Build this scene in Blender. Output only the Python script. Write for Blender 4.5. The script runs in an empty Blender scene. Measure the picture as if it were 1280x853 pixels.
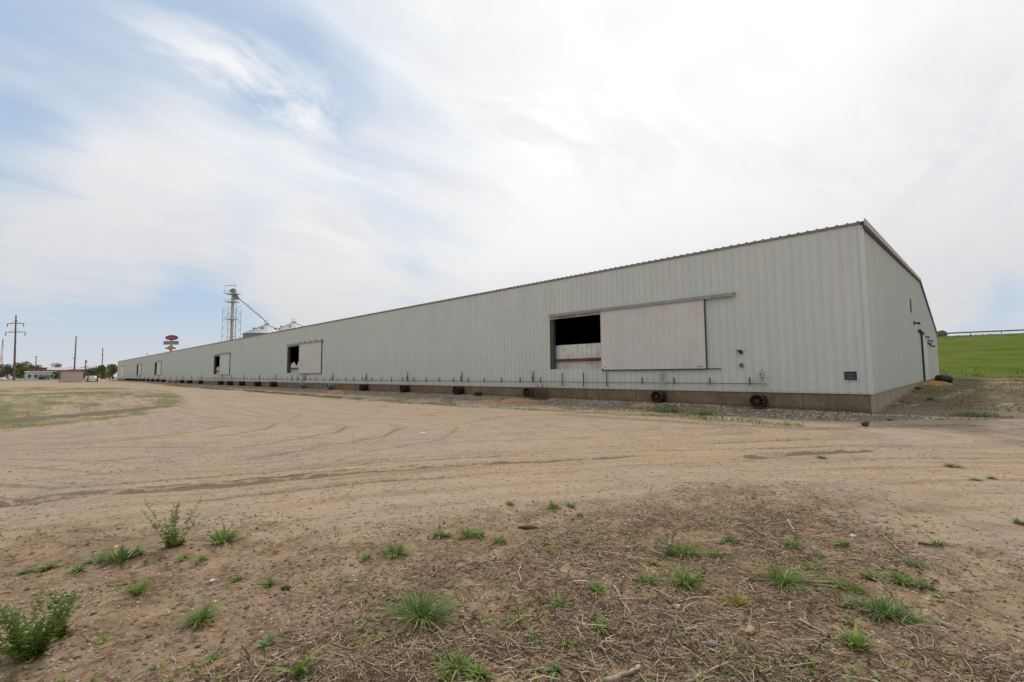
import bpy, math, random
import numpy as np
from mathutils import Vector, Matrix
rnd = random.Random(7)
RS = np.random.RandomState(11)
S = bpy.context.scene
COL = S.collection
# ------------------------------------------------------------------ camera
CAM = np.array([2.2833, -19.9549, 1.60]); YAW, PIT, ROL = 0.7703, 0.07114, -0.00667; FPX = 578.02
def _basis():
    cy, sy, cp, sp = math.cos(YAW), math.sin(YAW), math.cos(PIT), math.sin(PIT)
    f = np.array([-sy*cp, cy*cp, sp]); r = np.array([cy, sy, 0.]); u = np.cross(r, f)
    cr, sr = math.cos(ROL), math.sin(ROL)
    return f, r*cr+u*sr, -r*sr+u*cr
FW, RT, UP = _basis()
cd = bpy.data.cameras.new('camera'); cam = bpy.data.objects.new('camera', cd); COL.objects.link(cam)
cd.sensor_width = 36; cd.lens = 36*FPX/1280; cd.clip_start = 0.05; cd.clip_end = 9000
cam.matrix_world = Matrix(((RT[0], UP[0], -FW[0], CAM[0]), (RT[1], UP[1], -FW[1], CAM[1]), (RT[2], UP[2], -FW[2], CAM[2]), (0, 0, 0, 1)))
S.camera = cam
# ------------------------------------------------------------------ sky
SUN_EL = math.radians(58); SUN_AZ = YAW - 0.12      # azimuth from +Y towards -X
sun_dir = Vector((-math.sin(SUN_AZ)*math.cos(SUN_EL), math.cos(SUN_AZ)*math.cos(SUN_EL), math.sin(SUN_EL)))
W = bpy.data.worlds.new('World'); S.world = W; W.use_nodes = True
nt = W.node_tree; nt.nodes.clear()
def N(nt, t, **k):
    n = nt.nodes.new(t)
    for a, b in k.items():
        if a.startswith('i_'):
            key = a[2:]; key = int(key) if key.isdigit() else key
            n.inputs[key].default_value = b
        else: setattr(n, a, b)
    return n
class G:
    """tiny node-graph helper"""
    def __init__(s, nt): s.nt = nt
    def put(s, sock, v):
        if hasattr(v, 'is_output'): s.nt.links.new(v, sock)
        else:
            if hasattr(sock, 'default_value'):
                try: sock.default_value = v
                except Exception: sock.default_value = tuple(v)+(1,)
    def math(s, op, a, b=0., c=0., clamp=False):
        n = s.nt.nodes.new('ShaderNodeMath'); n.operation = op; n.use_clamp = clamp
        for i, v in enumerate((a, b, c)): s.put(n.inputs[i], v)
        return n.outputs[0]
    def vmath(s, op, a, b=(0, 0, 0)):
        n = s.nt.nodes.new('ShaderNodeVectorMath'); n.operation = op
        s.put(n.inputs[0], a); s.put(n.inputs[1], b)
        return n.outputs['Value'] if op in ('DOT_PRODUCT', 'LENGTH', 'DISTANCE') else n.outputs[0]
    def noise(s, vec, scale, detail=4, rough=.55, dist=0., col=False):
        n = s.nt.nodes.new('ShaderNodeTexNoise'); s.put(n.inputs['Vector'], vec)
        n.inputs['Scale'].default_value = scale; n.inputs['Detail'].default_value = detail
        n.inputs['Roughness'].default_value = rough; n.inputs['Distortion'].default_value = dist
        return n.outputs['Color' if col else 'Fac']
    def voro(s, vec, scale, out='Distance', rand=1.):
        n = s.nt.nodes.new('ShaderNodeTexVoronoi'); s.put(n.inputs['Vector'], vec); n.inputs['Scale'].default_value = scale
        n.inputs['Randomness'].default_value = rand
        return n.outputs[out]
    def ss(s, v, a, b, lo=0., hi=1.):
        n = s.nt.nodes.new('ShaderNodeMapRange'); n.interpolation_type = 'SMOOTHSTEP'
        s.put(n.inputs[0], v); n.inputs[1].default_value = a; n.inputs[2].default_value = b
        n.inputs[3].default_value = lo; n.inputs[4].default_value = hi
        return n.outputs[0]
    def mix(s, f, a, b, mode='MIX'):
        n = s.nt.nodes.new('ShaderNodeMix'); n.data_type = 'RGBA'; n.blend_type = mode
        s.put(n.inputs[0], f)
        for i, v in ((6, a), (7, b)):
            s.put(n.inputs[i], v if hasattr(v, 'is_output') else (tuple(v)+(1,) if len(v) == 3 else v))
        return n.outputs[2]
    def comb(s, x, y, z):
        n = s.nt.nodes.new('ShaderNodeCombineXYZ')
        for i, v in enumerate((x, y, z)): s.put(n.inputs[i], v)
        return n.outputs[0]
    def sep(s, v):
        n = s.nt.nodes.new('ShaderNodeSeparateXYZ'); s.put(n.inputs[0], v); return n.outputs
    def mapping(s, v, loc=(0, 0, 0), rot=(0, 0, 0), sc=(1, 1, 1)):
        n = s.nt.nodes.new('ShaderNodeMapping'); s.put(n.inputs[0], v)
        n.inputs[1].default_value = loc; n.inputs[2].default_value = rot; n.inputs[3].default_value = sc
        return n.outputs[0]
def pixdir(x, y):
    d = FW + RT*(x-640)/FPX + UP*(426.5-y)/FPX
    return d/np.linalg.norm(d)
g = G(nt)
sky = N(nt, 'ShaderNodeTexSky', sky_type='NISHITA', sun_disc=False, sun_elevation=SUN_EL, sun_rotation=-SUN_AZ, air_density=1.0, dust_density=1.2, ozone_density=1.2)
tc = N(nt, 'ShaderNodeTexCoord').outputs['Generated']
sx, sy_, sz = g.sep(tc)[:3]
den = g.math('ADD', g.math('MAXIMUM', sz, 0.0), 0.16)
P = g.comb(g.math('DIVIDE', sx, den), g.math('DIVIDE', sy_, den), 0.)       # the cloud deck seen as a plane
def deck(px, py):
    d = pixdir(px, py); k = max(d[2], 0)+.16
    return np.array([d[0]/k, d[1]/k])
warp = g.noise(P, 1.1, 3, .5, 0, True)
Pw = g.vmath('ADD', P, g.vmath('SCALE', g.vmath('SUBTRACT', warp, (.5, .5, .5)))) ; Pw.node.inputs
n_ = Pw.node.inputs[1].links[0].from_node; n_.inputs['Scale'].default_value = .55
a0, a1 = deck(180, 20), deck(470, 170)
ang = math.atan2(a1[1]-a0[1], a1[0]-a0[0])
Pr = g.mapping(Pw, rot=(0, 0, -ang), sc=(1, 1, 1))
Ps = g.mapping(Pr, sc=(.45, 1.5, 1))
n1 = g.noise(Ps, 1.3, 7, .58, .2)
n2 = g.noise(Pw, .8, 3, .5)
n3 = g.noise(g.mapping(Pr, loc=(3, 7, 0), sc=(.8, 1.6, 1)), 2.6, 8, .62, .3)
left = g.vmath('DOT_PRODUCT', tc, tuple(pixdir(-150, 200)))
def blob(px, py, wdeg):           # 1 at that direction, falls to 0 at wdeg away
    return g.ss(g.vmath('DOT_PRODUCT', tc, tuple(pixdir(px, py))), math.cos(math.radians(wdeg)), 1.0)
cov = g.math('ADD', g.math('MULTIPLY', n1, .75), g.math('MULTIPLY', n3, .38))
cov = g.math('ADD', cov, g.ss(left, .30, 1.0, .48, -.07))
for px, py, w, k in ((15, 212, 7, .36), (40, 10, 12, .16), (300, 60, 9, .14), (170, 400, 10, .30), (20, 400, 10, .30), (270, 395, 7, .16), (1295, 398, 9, .36), (1200, 402, 6, .30), (400, 100, 7, .12), (100, 60, 8, .08)):
    cov = g.math('SUBTRACT', cov, g.math('MULTIPLY', blob(px, py, w), k))
for px, py, w, k in ((140, 130, 12, .14), (120, 290, 12, .22), (330, 300, 13, .18), (20, 320, 11, .26), (120, 340, 8, .16), (420, 340, 10, .2), (1180, 372, 4, .3)):
    cov = g.math('ADD', cov, g.math('MULTIPLY', blob(px, py, w), k))
fac = g.ss(cov, .30, .80, .06, 1.)
fac = g.math('MAXIMUM', fac, g.ss(sz, .16, -.01, 0, .78))
# the one bright streak of cirrus
c0 = (a0+a1)/2; L = np.linalg.norm(a1-a0)/2
Pc = g.mapping(g.vmath('SUBTRACT', Pw, (c0[0]-.02, c0[1], 0)), rot=(0, 0, -ang))
cx_, cy_, _ = g.sep(Pc)[:3]
ell = g.math('ADD', g.math('POWER', g.math('ABSOLUTE', g.math('DIVIDE', cx_, L*1.25)), 2.), g.math('POWER', g.math('ABSOLUTE', g.math('DIVIDE', cy_, .20)), 2.))
streak = g.math('MULTIPLY', g.ss(ell, 1.2, .0), g.ss(n3, .34, .62))
fac = g.math('MAXIMUM', fac, streak)
sund = g.vmath('DOT_PRODUCT', tc, tuple(sun_dir))
glow = g.math('ADD', g.ss(sund, .50, .93, 0, 1.), 0.)
hz = g.ss(sz, .02, .45)
cb = g.mix(hz, (6.9, 6.95, 7.1), (8.0, 8.1, 8.35))
cb = g.mix(glow, cb, (10.4, 10.3, 10.1))
cb = g.mix(g.math('MULTIPLY', g.ss(n2, .35, .7), g.math('MULTIPLY', g.ss(n3, .35, .65), .55)), cb, (6.7, 6.85, 7.35))
cb = g.mix(g.math('MULTIPLY', streak, .7), cb, (9.6, 9.6, 9.7))
blue = g.mix(.72, sky.outputs[0], (4.7, 6.25, 8.2))
skyc = g.mix(fac, blue, cb)
bg = N(nt, 'ShaderNodeBackground'); bg.inputs[1].default_value = .1
nt.links.new(skyc, bg.inputs[0])
wo = N(nt, 'ShaderNodeOutputWorld'); nt.links.new(bg.outputs[0], wo.inputs[0])
# ------------------------------------------------------------------ sun
sl = bpy.data.lights.new('sun', 'SUN'); sl.energy = 2.0; sl.angle = math.radians(6); sl.color = (1, .955, .89)
so = bpy.data.objects.new('sun', sl); COL.objects.link(so)
so.rotation_euler = sun_dir.to_track_quat('Z', 'Y').to_euler(); so.location = (0, 0, 80)
S.view_settings.view_transform = 'Standard'; S.view_settings.look = 'None'; S.view_settings.exposure = 0.0; S.view_settings.gamma = 1
S.render.resolution_x = 1024; S.render.resolution_y = 682
# ================================================================== helpers
def tag(o, label=None, cat=None, group=None, kind=None):
    if label: o['label'] = label
    if cat: o['category'] = cat
    if group: o['group'] = group
    if kind: o['kind'] = kind
    return o
def empty(name, loc=(0, 0, 0), rz=0., label=None, cat=None, group=None):
    o = bpy.data.objects.new(name, None); COL.objects.link(o); o.location = loc; o.rotation_euler = (0, 0, rz)
    o.empty_display_size = .2
    return tag(o, label, cat, group)
def copy_tree(o, parent=None):
    c = o.copy(); COL.objects.link(c)
    if parent: c.parent = parent
    for ch in list(o.children): copy_tree(ch, c)
    return c
class MB:
    def __init__(s): s.v = []; s.f = []; s.m = []
    def add(s, v, f, m=0):
        b = len(s.v); s.v += [tuple(p) for p in v]; s.f += [tuple(i+b for i in q) for q in f]; s.m += [m]*len(f); return s
    def box(s, x0, x1, y0, y1, z0, z1, m=0):
        return s.add([(x0, y0, z0), (x1, y0, z0), (x1, y1, z0), (x0, y1, z0), (x0, y0, z1), (x1, y0, z1), (x1, y1, z1), (x0, y1, z1)],
                     [(0, 3, 2, 1), (4, 5, 6, 7), (0, 1, 5, 4), (1, 2, 6, 5), (2, 3, 7, 6), (3, 0, 4, 7)], m)
    def tube(s, p0, p1, r0, r1=None, n=8, m=0, caps=True):
        r1 = r0 if r1 is None else r1
        p0, p1 = Vector(p0), Vector(p1); d = (p1-p0).normalized()
        a = d.orthogonal().normalized(); b = d.cross(a)
        v = []
        for p, r in ((p0, r0), (p1, r1)):
            for i in range(n):
                t = 2*math.pi*i/n; v.append(p+a*(math.cos(t)*r)+b*(math.sin(t)*r))
        f = [(i, (i+1) % n, n+(i+1) % n, n+i) for i in range(n)]
        if caps: f += [tuple(reversed(range(n))), tuple(range(n, 2*n))]
        return s.add(v, f, m)
    def path(s, pts, rad, n=6, m=0):
        for i in range(len(pts)-1):
            s.tube(pts[i], pts[i+1], rad[i], rad[i+1], n, m)
        return s
    def ring(s, c, ax, R, r, n=24, k=6, m=0):      # torus
        c = Vector(c); ax = Vector(ax).normalized(); a = ax.orthogonal().normalized(); b = ax.cross(a); v = []; f = []
        for i in range(n):
            t = 2*math.pi*i/n; u = a*math.cos(t)+b*math.sin(t)
            for j in range(k):
                q = 2*math.pi*j/k; v.append(c+u*(R+r*math.cos(q))+ax*(r*math.sin(q)))
        for i in range(n):
            for j in range(k): f.append((i*k+j, i*k+(j+1) % k, ((i+1) % n)*k+(j+1) % k, ((i+1) % n)*k+j))
        return s.add(v, f, m)
    def shell(s, c, ax, prof, n=24, m=0):           # lathe: prof = [(along, radius)]
        c = Vector(c); ax = Vector(ax).normalized(); a = ax.orthogonal().normalized(); b = ax.cross(a); v = []; f = []
        for (l, r) in prof:
            for i in range(n):
                t = 2*math.pi*i/n; v.append(c+ax*l+(a*math.cos(t)+b*math.sin(t))*r)
        for j in range(len(prof)-1):
            for i in range(n): f.append((j*n+i, j*n+(i+1) % n, (j+1)*n+(i+1) % n, (j+1)*n+i))
        return s.add(v, f, m)
    def build(s, name, mats, parent=None, smooth=False, loc=None):
        me = bpy.data.meshes.new(name); me.from_pydata(s.v, [], s.f)
        if not isinstance(mats, (list, tuple)): mats = [mats]
        for m in mats: me.materials.append(m)
        if len(mats) > 1: me.polygons.foreach_set('material_index', s.m)
        if smooth: me.polygons.foreach_set('use_smooth', [True]*len(me.polygons))
        me.update()
        o = bpy.data.objects.new(name, me); COL.objects.link(o)
        if parent: o.parent = parent
        if loc is not None: o.location = loc
        return o
def npmesh(name, V, F, mat, parent=None, smooth=False):
    """V (n,3), F (m,k) arrays"""
    me = bpy.data.meshes.new(name); n, k = F.shape
    me.vertices.add(len(V)); me.vertices.foreach_set('co', np.ascontiguousarray(V, dtype=np.float32).ravel())
    me.loops.add(n*k); me.loops.foreach_set('vertex_index', np.ascontiguousarray(F, dtype=np.int32).ravel())
    me.polygons.add(n); me.polygons.foreach_set('loop_start', np.arange(0, n*k, k, dtype=np.int32))
    if smooth: me.polygons.foreach_set('use_smooth', np.ones(n, dtype=bool))
    if mat: me.materials.append(mat)
    me.update(calc_edges=True); me.validate()
    o = bpy.data.objects.new(name, me); COL.objects.link(o)
    if parent: o.parent = parent
    return o
# ---- materials
def mat(name, base, rough=.8, metal=0., var=.12, scale=3., bump=0., bscale=40., spec=.3, tint=None, tscale=.6, tamt=.5, coords='Object', trans=0.):
    m = bpy.data.materials.new(name); m.use_nodes = True; t = m.node_tree; t.nodes.clear(); q = G(t)
    out = N(t, 'ShaderNodeOutputMaterial'); b = N(t, 'ShaderNodeBsdfPrincipled')
    tcn = N(t, 'ShaderNodeTexCoord').outputs[coords]
    nz = q.noise(tcn, scale, 5, .6)
    lo = tuple(c*(1-var) for c in base); hi = tuple(min(1, c*(1+var)) for c in base)
    c = q.mix(q.ss(nz, .3, .7), lo, hi)
    if tint is not None:
        c = q.mix(q.math('MULTIPLY', q.ss(q.noise(tcn, tscale, 6, .65), .45, .68), tamt), c, tint)
    t.links.new(c, b.inputs['Base Color'])
    b.inputs['Roughness'].default_value = rough; b.inputs['Metallic'].default_value = metal
    b.inputs['Specular IOR Level'].default_value = spec
    if bump:
        bn = N(t, 'ShaderNodeBump'); bn.inputs['Strength'].default_value = bump; bn.inputs['Distance'].default_value = .02
        t.links.new(q.noise(tcn, bscale, 5, .6), bn.inputs['Height']); t.links.new(bn.outputs[0], b.inputs['Normal'])
    sh = b.outputs[0]
    if trans:
        tr = N(t, 'ShaderNodeBsdfTranslucent'); t.links.new(c, tr.inputs[0])
        mx = N(t, 'ShaderNodeMixShader'); mx.inputs[0].default_value = trans
        t.links.new(sh, mx.inputs[1]); t.links.new(tr.outputs[0], mx.inputs[2]); sh = mx.outputs[0]
    t.links.new(sh, out.inputs[0])
    return m
def sst(x, a, b):
    t = np.clip((x-a)/(b-a), 0, 1); return t*t*(3-2*t)
# ---- numpy value noise
_perm = RS.rand(256, 256).astype(np.float32)
def vn(x, y):
    xi = np.floor(x).astype(int); yi = np.floor(y).astype(int); fx = x-xi; fy = y-yi
    fx = fx*fx*(3-2*fx); fy = fy*fy*(3-2*fy)
    a = _perm[xi & 255, yi & 255]; b = _perm[(xi+1) & 255, yi & 255]; c = _perm[xi & 255, (yi+1) & 255]; d = _perm[(xi+1) & 255, (yi+1) & 255]
    return (a*(1-fx)+b*fx)*(1-fy)+(c*(1-fx)+d*fx)*fy
def fbm(x, y, o=4):
    s = 0; a = .5; t = 0
    for i in range(o):
        s = s+a*vn(x*(2**i)+17.3*i, y*(2**i)+5.1*i); t += a; a *= .5
    return s/t
def pdist(x, y, pts):
    """signed distance to a polyline and arclength along it"""
    best = np.full(x.shape, 1e9); sgn = np.ones(x.shape); u = np.zeros(x.shape); acc = 0
    for (ax, ay), (bx, by) in zip(pts[:-1], pts[1:]):
        dx, dy = bx-ax, by-ay; L = math.hypot(dx, dy)
        t = np.clip(((x-ax)*dx+(y-ay)*dy)/(L*L), 0, 1)
        d = np.hypot(x-ax-t*dx, y-ay-t*dy); c = dx*(y-ay)-dy*(x-ax)
        k = d < best
        best = np.where(k, d, best); sgn = np.where(k, np.sign(c), sgn); u = np.where(k, acc+t*L, u); acc += L
    return best*sgn, u
def pinside(x, y, poly):
    ins = np.zeros(x.shape, bool); n = len(poly)
    for i in range(n):
        (ax, ay), (bx, by) = poly[i], poly[(i+1) % n]
        c = ((ay > y) != (by > y)) & (x < (bx-ax)*(y-ay)/((by-ay) if by != ay else 1e-9)+ax)
        ins ^= c
    return ins
def pmask(x, y, poly, soft):
    d, _ = pdist(x, y, poly+[poly[0]]); d = np.abs(d); s = np.where(pinside(x, y, poly), d, -d)
    return sst(s, -soft, soft)
# ================================================================== building numbers
SID = .82            # siding bottom above the ground at the camera
BL, BW, BH, RISE = 207.6, 65.54, 5.99, 2.64
DOORS = [(-14.07, -10.65, -5.52, 1.02, 3.78), (-52.62, -49.0, -43.5, 1.05, 4.0), (-83.5, -79.8, -74.7, 1.05, 3.9),
         (-136.1, -132.6, -127.4, 1.1, 3.95), (-164.0, -160.4, -155.5, 1.1, 3.95)]
TRACK = [(-14, -24), (-9, -21.6), (-6.45, -20.18), (-5.97, -18.64), (-5.43, -17.56), (-4.96, -16.12), (-3.99, -14.33), (-3.17, -13.07), (-1.98, -11.31), (-.2, -9.1), (.82, -8.04), (5, -4.5), (14, 1)]
LANE = [(16, -2.), (6, -5.), (0, -7.8), (-10, -10.2), (-25, -9.6), (-45, -8.5), (-65, -7.9), (-95, -7.6), (-150, -9), (-230, -14)]
RUT2 = [(-.62, -10.5), (-.3, -9.68), (.3, -8.75), (.82, -8.04)]
GRASS_L = [(-18.0, -22.5), (-18.77, -20.61), (-20.82, -18.94), (-22.72, -16.64), (-33, -13.3), (-42.8, -11.2), (-63.3, -9.8), (-90.7, -10.9), (-103.5, -18), (-140, -36), (-90, -60), (-30, -50)]
STRIP = [(4, .75), (3.2, .1), (1.3, -1.4), (.2, -2.7), (-1.2, -3.2), (-4, -3.6), (-7.3, -3.9), (-13, -4.6), (-18.4, -5.3), (-29, -5.6), (-50, -5.0), (-61, -5.2), (-95, -4.6), (-130, -3), (-210, -1.5), (-210, 1), (0, 1), (0, 3), (4, 6)]
MULCH = [(-5.2, -20.6), (-4.6, -19.9), (-4.3, -18.9), (-3.54, -18.05), (-2.5, -17.67), (-2.13, -16.95), (-1.7, -16.14), (-1.32, -15.09), (-.82, -14.37), (-.6, -12.9), (.33, -12.2), (1.25, -12.1), (1.9, -12.9), (2.9, -13.4), (3.6, -14.8), (4.5, -17), (6, -24), (-6, -26)]
MULCH2 = [(-.9, -17.6), (-.6, -16.3), (-.3, -14.6), (.3, -13.5), (1.2, -13.3), (2.0, -14.6), (2.4, -15.6), (4, -17.5), (4, -22), (0, -22), (-.6, -19)]
SIDE_R = [(.1, 2.2), (2.5, 3.2), (6, 3.2), (14, 3), (40, 10), (60, 70), (0, 75)]
LEVEE = [(-420, 150), (-200, 134), (-60, 121), (-1.5, 119.85), (60, 133), (240, 172)]
def terrain(x, y, rough=True):
    x = np.asarray(x, float); y = np.asarray(y, float)
    wx = .16+.09*sst(-x, .5, 6)+.16*sst(-x, 90, 140)
    bank = wx*sst(y, -6.5, -.5)
    side = (.16+.66*np.clip((y-1)/28, 0, 1)-.35*sst(y, 52, 78))
    z = np.where(y > 0, wx*(1-sst(x, -1.4, -.25))+side*sst(x, -1.4, -.25), bank)
    z = np.where((y > 0) & (x > -1.4), z*1.0, z)
    z = z+.14*(fbm(x*.05+3, y*.05+9, 2)-.5)*sst(np.hypot(x-2.3, y+20), 14, 60)*(1-sst(y, -8, -3))
    if rough:
        r = np.hypot(x-2.28, y+19.95)
        mm = pmask(x, y, MULCH, .5)
        z = z+(fbm(x*1.1, y*1.1, 3)-.5)*.035*(.4+.6*mm)
        z = z+(fbm(x*6, y*6, 4)-.5)*(.012+.034*mm)*(1-sst(r, 9, 22)) + (fbm(x*26+40, y*26, 3)-.5)*(.005+.014*mm)*(1-sst(r, 5, 9))
        d, u = pdist(x, y, TRACK); n = (fbm(x*1.7+9, y*1.7, 3)-.5)
        fade = sst(-y, 10.5, 13)
        z = z-fade*.034*np.exp(-((d+n*.05)/.10)**2)+fade*.03*np.exp(-((np.abs(d)-.24+n*.12)/.10)**2)*(.5+n)
        d2, _ = pdist(x, y, RUT2); z = z-.06*np.exp(-(d2/.13)**2)+.03*np.exp(-((np.abs(d2)-.3)/.12)**2)
        dl, ul = pdist(x, y, LANE)
        k = (1-sst(r, 16, 45))*(1-mm)*sst(-y, 4, 7)
        z = z+k*(fbm(dl*2.6, ul*.12, 3)-.5)*.045
        gl = pmask(x, y, GRASS_L, .8); z = z+gl*(fbm(x*.5, y*.5, 4)-.42)*.30*(1-sst(r, 60, 120))
    return z-(.022*tyres(x, y) if rough and x.size > 2000 else 0.)
def _flat(px, py):
    d = FW+RT*(px-640)/FPX+UP*(426.5-py)/FPX; p = CAM+d*(-CAM[2]/d[2]); return (p[0], p[1])
TYRES = [[_flat(*p) for p in c] for c in (
    [(-60, 586), (0, 578), (120, 566), (240, 552), (330, 535), (372, 520), (380, 506), (350, 495), (290, 489)],
    [(-60, 566), (0, 560), (150, 550), (260, 537), (320, 522), (330, 508), (290, 498), (240, 491)],
    [(575, 509), (540, 518), (515, 531), (480, 546), (380, 560), (200, 575), (0, 600), (-60, 606)],
    [(740, 518), (640, 519), (570, 529), (500, 545), (300, 575), (0, 616)],
    [(1000, 530), (860, 535), (640, 545), (420, 565), (200, 592), (0, 622)],
    [(1340, 548), (1280, 546), (1000, 549), (820, 556), (600, 570), (450, 583)],
    [(500, 506), (455, 520), (420, 540), (330, 556), (160, 572), (0, 588)],
    [(0, 648), (140, 636), (300, 616), (470, 600), (640, 590), (820, 581)],
    [(1300, 560), (1180, 556), (1060, 556), (900, 562), (760, 572)])]
def tyres(x, y):
    s = np.zeros(x.shape); rr_ = np.hypot(x-CAM[0], y-CAM[1])
    for i, c in enumerate(TYRES):
        d, u = pdist(x, y, c); w = (fbm(u*.5+i*9, d*.5, 2)-.5)*.25; m = sst(fbm(u*.25+31*i, u*0+i, 2), .38, .6)
        for o, a in ((0, 1.), (.42, .55), (1.55, .8), (1.95, .4)): s = np.maximum(s, a*m*np.exp(-((d+w-o)/(.06+.006*rr_))**2)*(1-.5*sst(rr_, 14, 26)))
    return s
def gz(x, y): return float(terrain(np.array([x]), np.array([y]))[0])
def gpt(px, py):
    """where the sight line through a point of the photo meets the ground"""
    d = FW+RT*(px-640)/FPX+UP*(426.5-py)/FPX
    if d[2] >= -1e-5: d[2] = -1e-5
    z = 0.
    for _ in range(12):
        t = (z-CAM[2])/d[2]; p = CAM+d*t; z = .5*z+.5*float(terrain(np.array([p[0]]), np.array([p[1]]), False)[0])
    return np.array([p[0], p[1], gz(p[0], p[1])])
def depth(p): return float(np.dot(np.asarray(p, float)-CAM, FW))
def far(px, dep, py=None):
    """world point at a given distance in front of the camera; py None = on flat ground"""
    h = 426.5 + (FW[2]+RT[2]*(px-640)/FPX)/UP[2]*FPX
    d = FW+RT*(px-640)/FPX+UP*(426.5-(h if py is None else py))/FPX
    p = CAM+d*dep
    if py is None: p[2] = 0.
    return p
# ================================================================== ground
def ground_material():
    m = bpy.data.materials.new('ground'); m.use_nodes = True; t = m.node_tree; t.nodes.clear(); q = G(t)
    out = N(t, 'ShaderNodeOutputMaterial'); b = N(t, 'ShaderNodeBsdfPrincipled')
    pos = N(t, 'ShaderNodeNewGeometry').outputs['Position']
    def attr(n, o='Fac'): return N(t, 'ShaderNodeAttribute', attribute_name=n).outputs[o]
    lane = attr('lane', 'Vector'); m1 = attr('masks', 'Vector'); m2 = attr('masksb', 'Vector')
    mg, mgr, md = q.sep(m1)[:3]; mtr, mmu, msd = q.sep(m2)[:3]
    big = q.noise(pos, .22, 5, .6); mid = q.noise(pos, 1.6, 5, .62); fine = q.noise(pos, 17, 6, .7); vf = q.noise(pos, 90, 3, .6)
    lx, ly, lz = q.sep(lane)[:3]
    s1 = q.noise(q.comb(q.math('MULTIPLY', lx, .10), q.math('MULTIPLY', ly, 3.2), 0.), 1., 6, .68)
    s2 = q.noise(q.comb(q.math('MULTIPLY', lx, .35), q.math('MULTIPLY', ly, 9.), 4.), 1., 4, .6)
    c = q.mix(q.ss(big, .35, .65), (.352, .258, .172), (.350, .276, .205))
    c = q.mix(q.math('MULTIPLY', q.ss(q.noise(pos, .16, 6, .7), .46, .58), .8), c, (.315, .248, .196))
    c = q.mix(q.math('MULTIPLY', q.ss(q.noise(q.mapping(pos, loc=(5, 8, 1)), .4, 7, .72), .50, .62), .7), c, (.385, .270, .162))
    c = q.mix(q.math('MULTIPLY', q.ss(q.noise(q.mapping(pos, loc=(15, 3, 1)), .9, 7, .75), .54, .64), .5), c, (.275, .195, .125))
    c = q.mix(q.math('MULTIPLY', q.ss(mid, .45, .7), .5), c, (.41, .325, .235), 'MIX')
    c = q.mix(q.math('MULTIPLY', q.ss(s1, .47, .66), .72), c, (.235, .175, .12))
    c = q.mix(q.math('MULTIPLY', q.ss(s1, .45, .25), .45), c, (.43, .345, .265))
    c = q.mix(q.math('MULTIPLY', q.ss(s2, .52, .70), .45), c, (.22, .165, .115))
    c = q.mix(q.math('MULTIPLY', q.ss(fine, .52, .68), .55), c, (.20, .15, .10))
    c = q.mix(q.math('MULTIPLY', q.ss(fine, .44, .28), .40), c, (.48, .40, .30))
    # damp dirt and rotting plant matter in the foreground
    dk = q.math('ADD', md, q.math('MULTIPLY', q.math('SUBTRACT', q.noise(pos, 2.3, 8, .72), .5), 1.7))
    dkf = q.ss(dk, .28, .85)
    dark = q.mix(q.ss(fine, .35, .65), (.096, .060, .036), (.262, .172, .102))
    dark = q.mix(q.ss(q.noise(pos, 3.1, 5, .65), .42, .66), dark, (.315, .212, .130))
    dark = q.mix(q.math('MULTIPLY', q.ss(vf, .55, .72), .55), dark, (.34, .27, .19))
    c = q.mix(q.math('MULTIPLY', dkf, .92), c, dark)
    # scattered darker damp patches elsewhere
    c = q.mix(q.math('MULTIPLY', q.ss(q.noise(pos, .75, 6, .68), .56, .70), .38), c, (.19, .14, .095))
    # wheel track: churned darker earth
    tr = q.ss(q.math('ADD', mtr, q.math('MULTIPLY', q.math('SUBTRACT', q.noise(pos, 9, 7, .75), .5), 1.7)), .35, .75)
    c = q.mix(q.math('MULTIPLY', tr, .80), c, (.135, .098, .066))
    # brown weedy ground beside the gable end
    sd = q.ss(q.math('ADD', msd, q.math('MULTIPLY', q.math('SUBTRACT', mid, .5), .9)), .3, .7)
    sdc = q.mix(q.ss(fine, .35, .68), (.085, .062, .036), (.175, .132, .082))
    sdc = q.mix(q.ss(q.noise(q.mapping(pos, sc=(1.3, .5, 1)), .5, 7, .8), .53, .60), sdc, (.34, .28, .21))
    sdc = q.mix(q.math('MULTIPLY', q.ss(q.noise(q.mapping(pos, loc=(9, 4, 0), sc=(1.2, .45, 1)), .55, 7, .82), .49, .56), .8), sdc, (.095, .115, .032))
    c = q.mix(q.math('MULTIPLY', sd, .9), c, sdc)
    # bare mud left
    mu = q.ss(q.math('ADD', mmu, q.math('MULTIPLY', q.math('SUBTRACT', mid, .5), 1.2)), .35, .75)
    c = q.mix(q.math('MULTIPLY', mu, .8), c, (.115, .085, .065))
    # grass growing through
    gn = q.noise(q.mapping(pos, sc=(.6, 1.5, 1)), .9, 7, .75)
    gr = q.ss(q.math('ADD', q.math('MULTIPLY', mgr, .95), q.math('MULTIPLY', q.math('SUBTRACT', gn, .5), 1.5)), .42, .78)
    gc = q.mix(q.ss(fine, .3, .7), (.10, .105, .036), (.215, .195, .085))
    gc = q.mix(q.ss(q.noise(pos, .35, 3), .4, .65), gc, (.115, .140, .042))
    c = q.mix(q.math('MULTIPLY', gr, .85), c, gc)
    # gravel
    vc = q.voro(pos, 26, 'Color'); vd = q.voro(pos, 26, 'Distance'); vb = q.sep(vc)[0]
    gvc = q.mix(vb, (.14, .105, .072), (.44, .375, .29))
    gvc = q.mix(q.ss(vd, .35, .62), gvc, (.10, .085, .065))
    gm = q.ss(q.math('ADD', mg, q.math('MULTIPLY', q.math('SUBTRACT', mid, .5), 1.0)), .32, .62)
    c = q.mix(q.math('MULTIPLY', gm, .9), c, gvc)
    # pale small stones pressed into the dirt
    v2c = q.sep(q.voro(pos, 34, 'Color'))[1]; v2 = q.voro(pos, 34, 'Distance')
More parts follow.
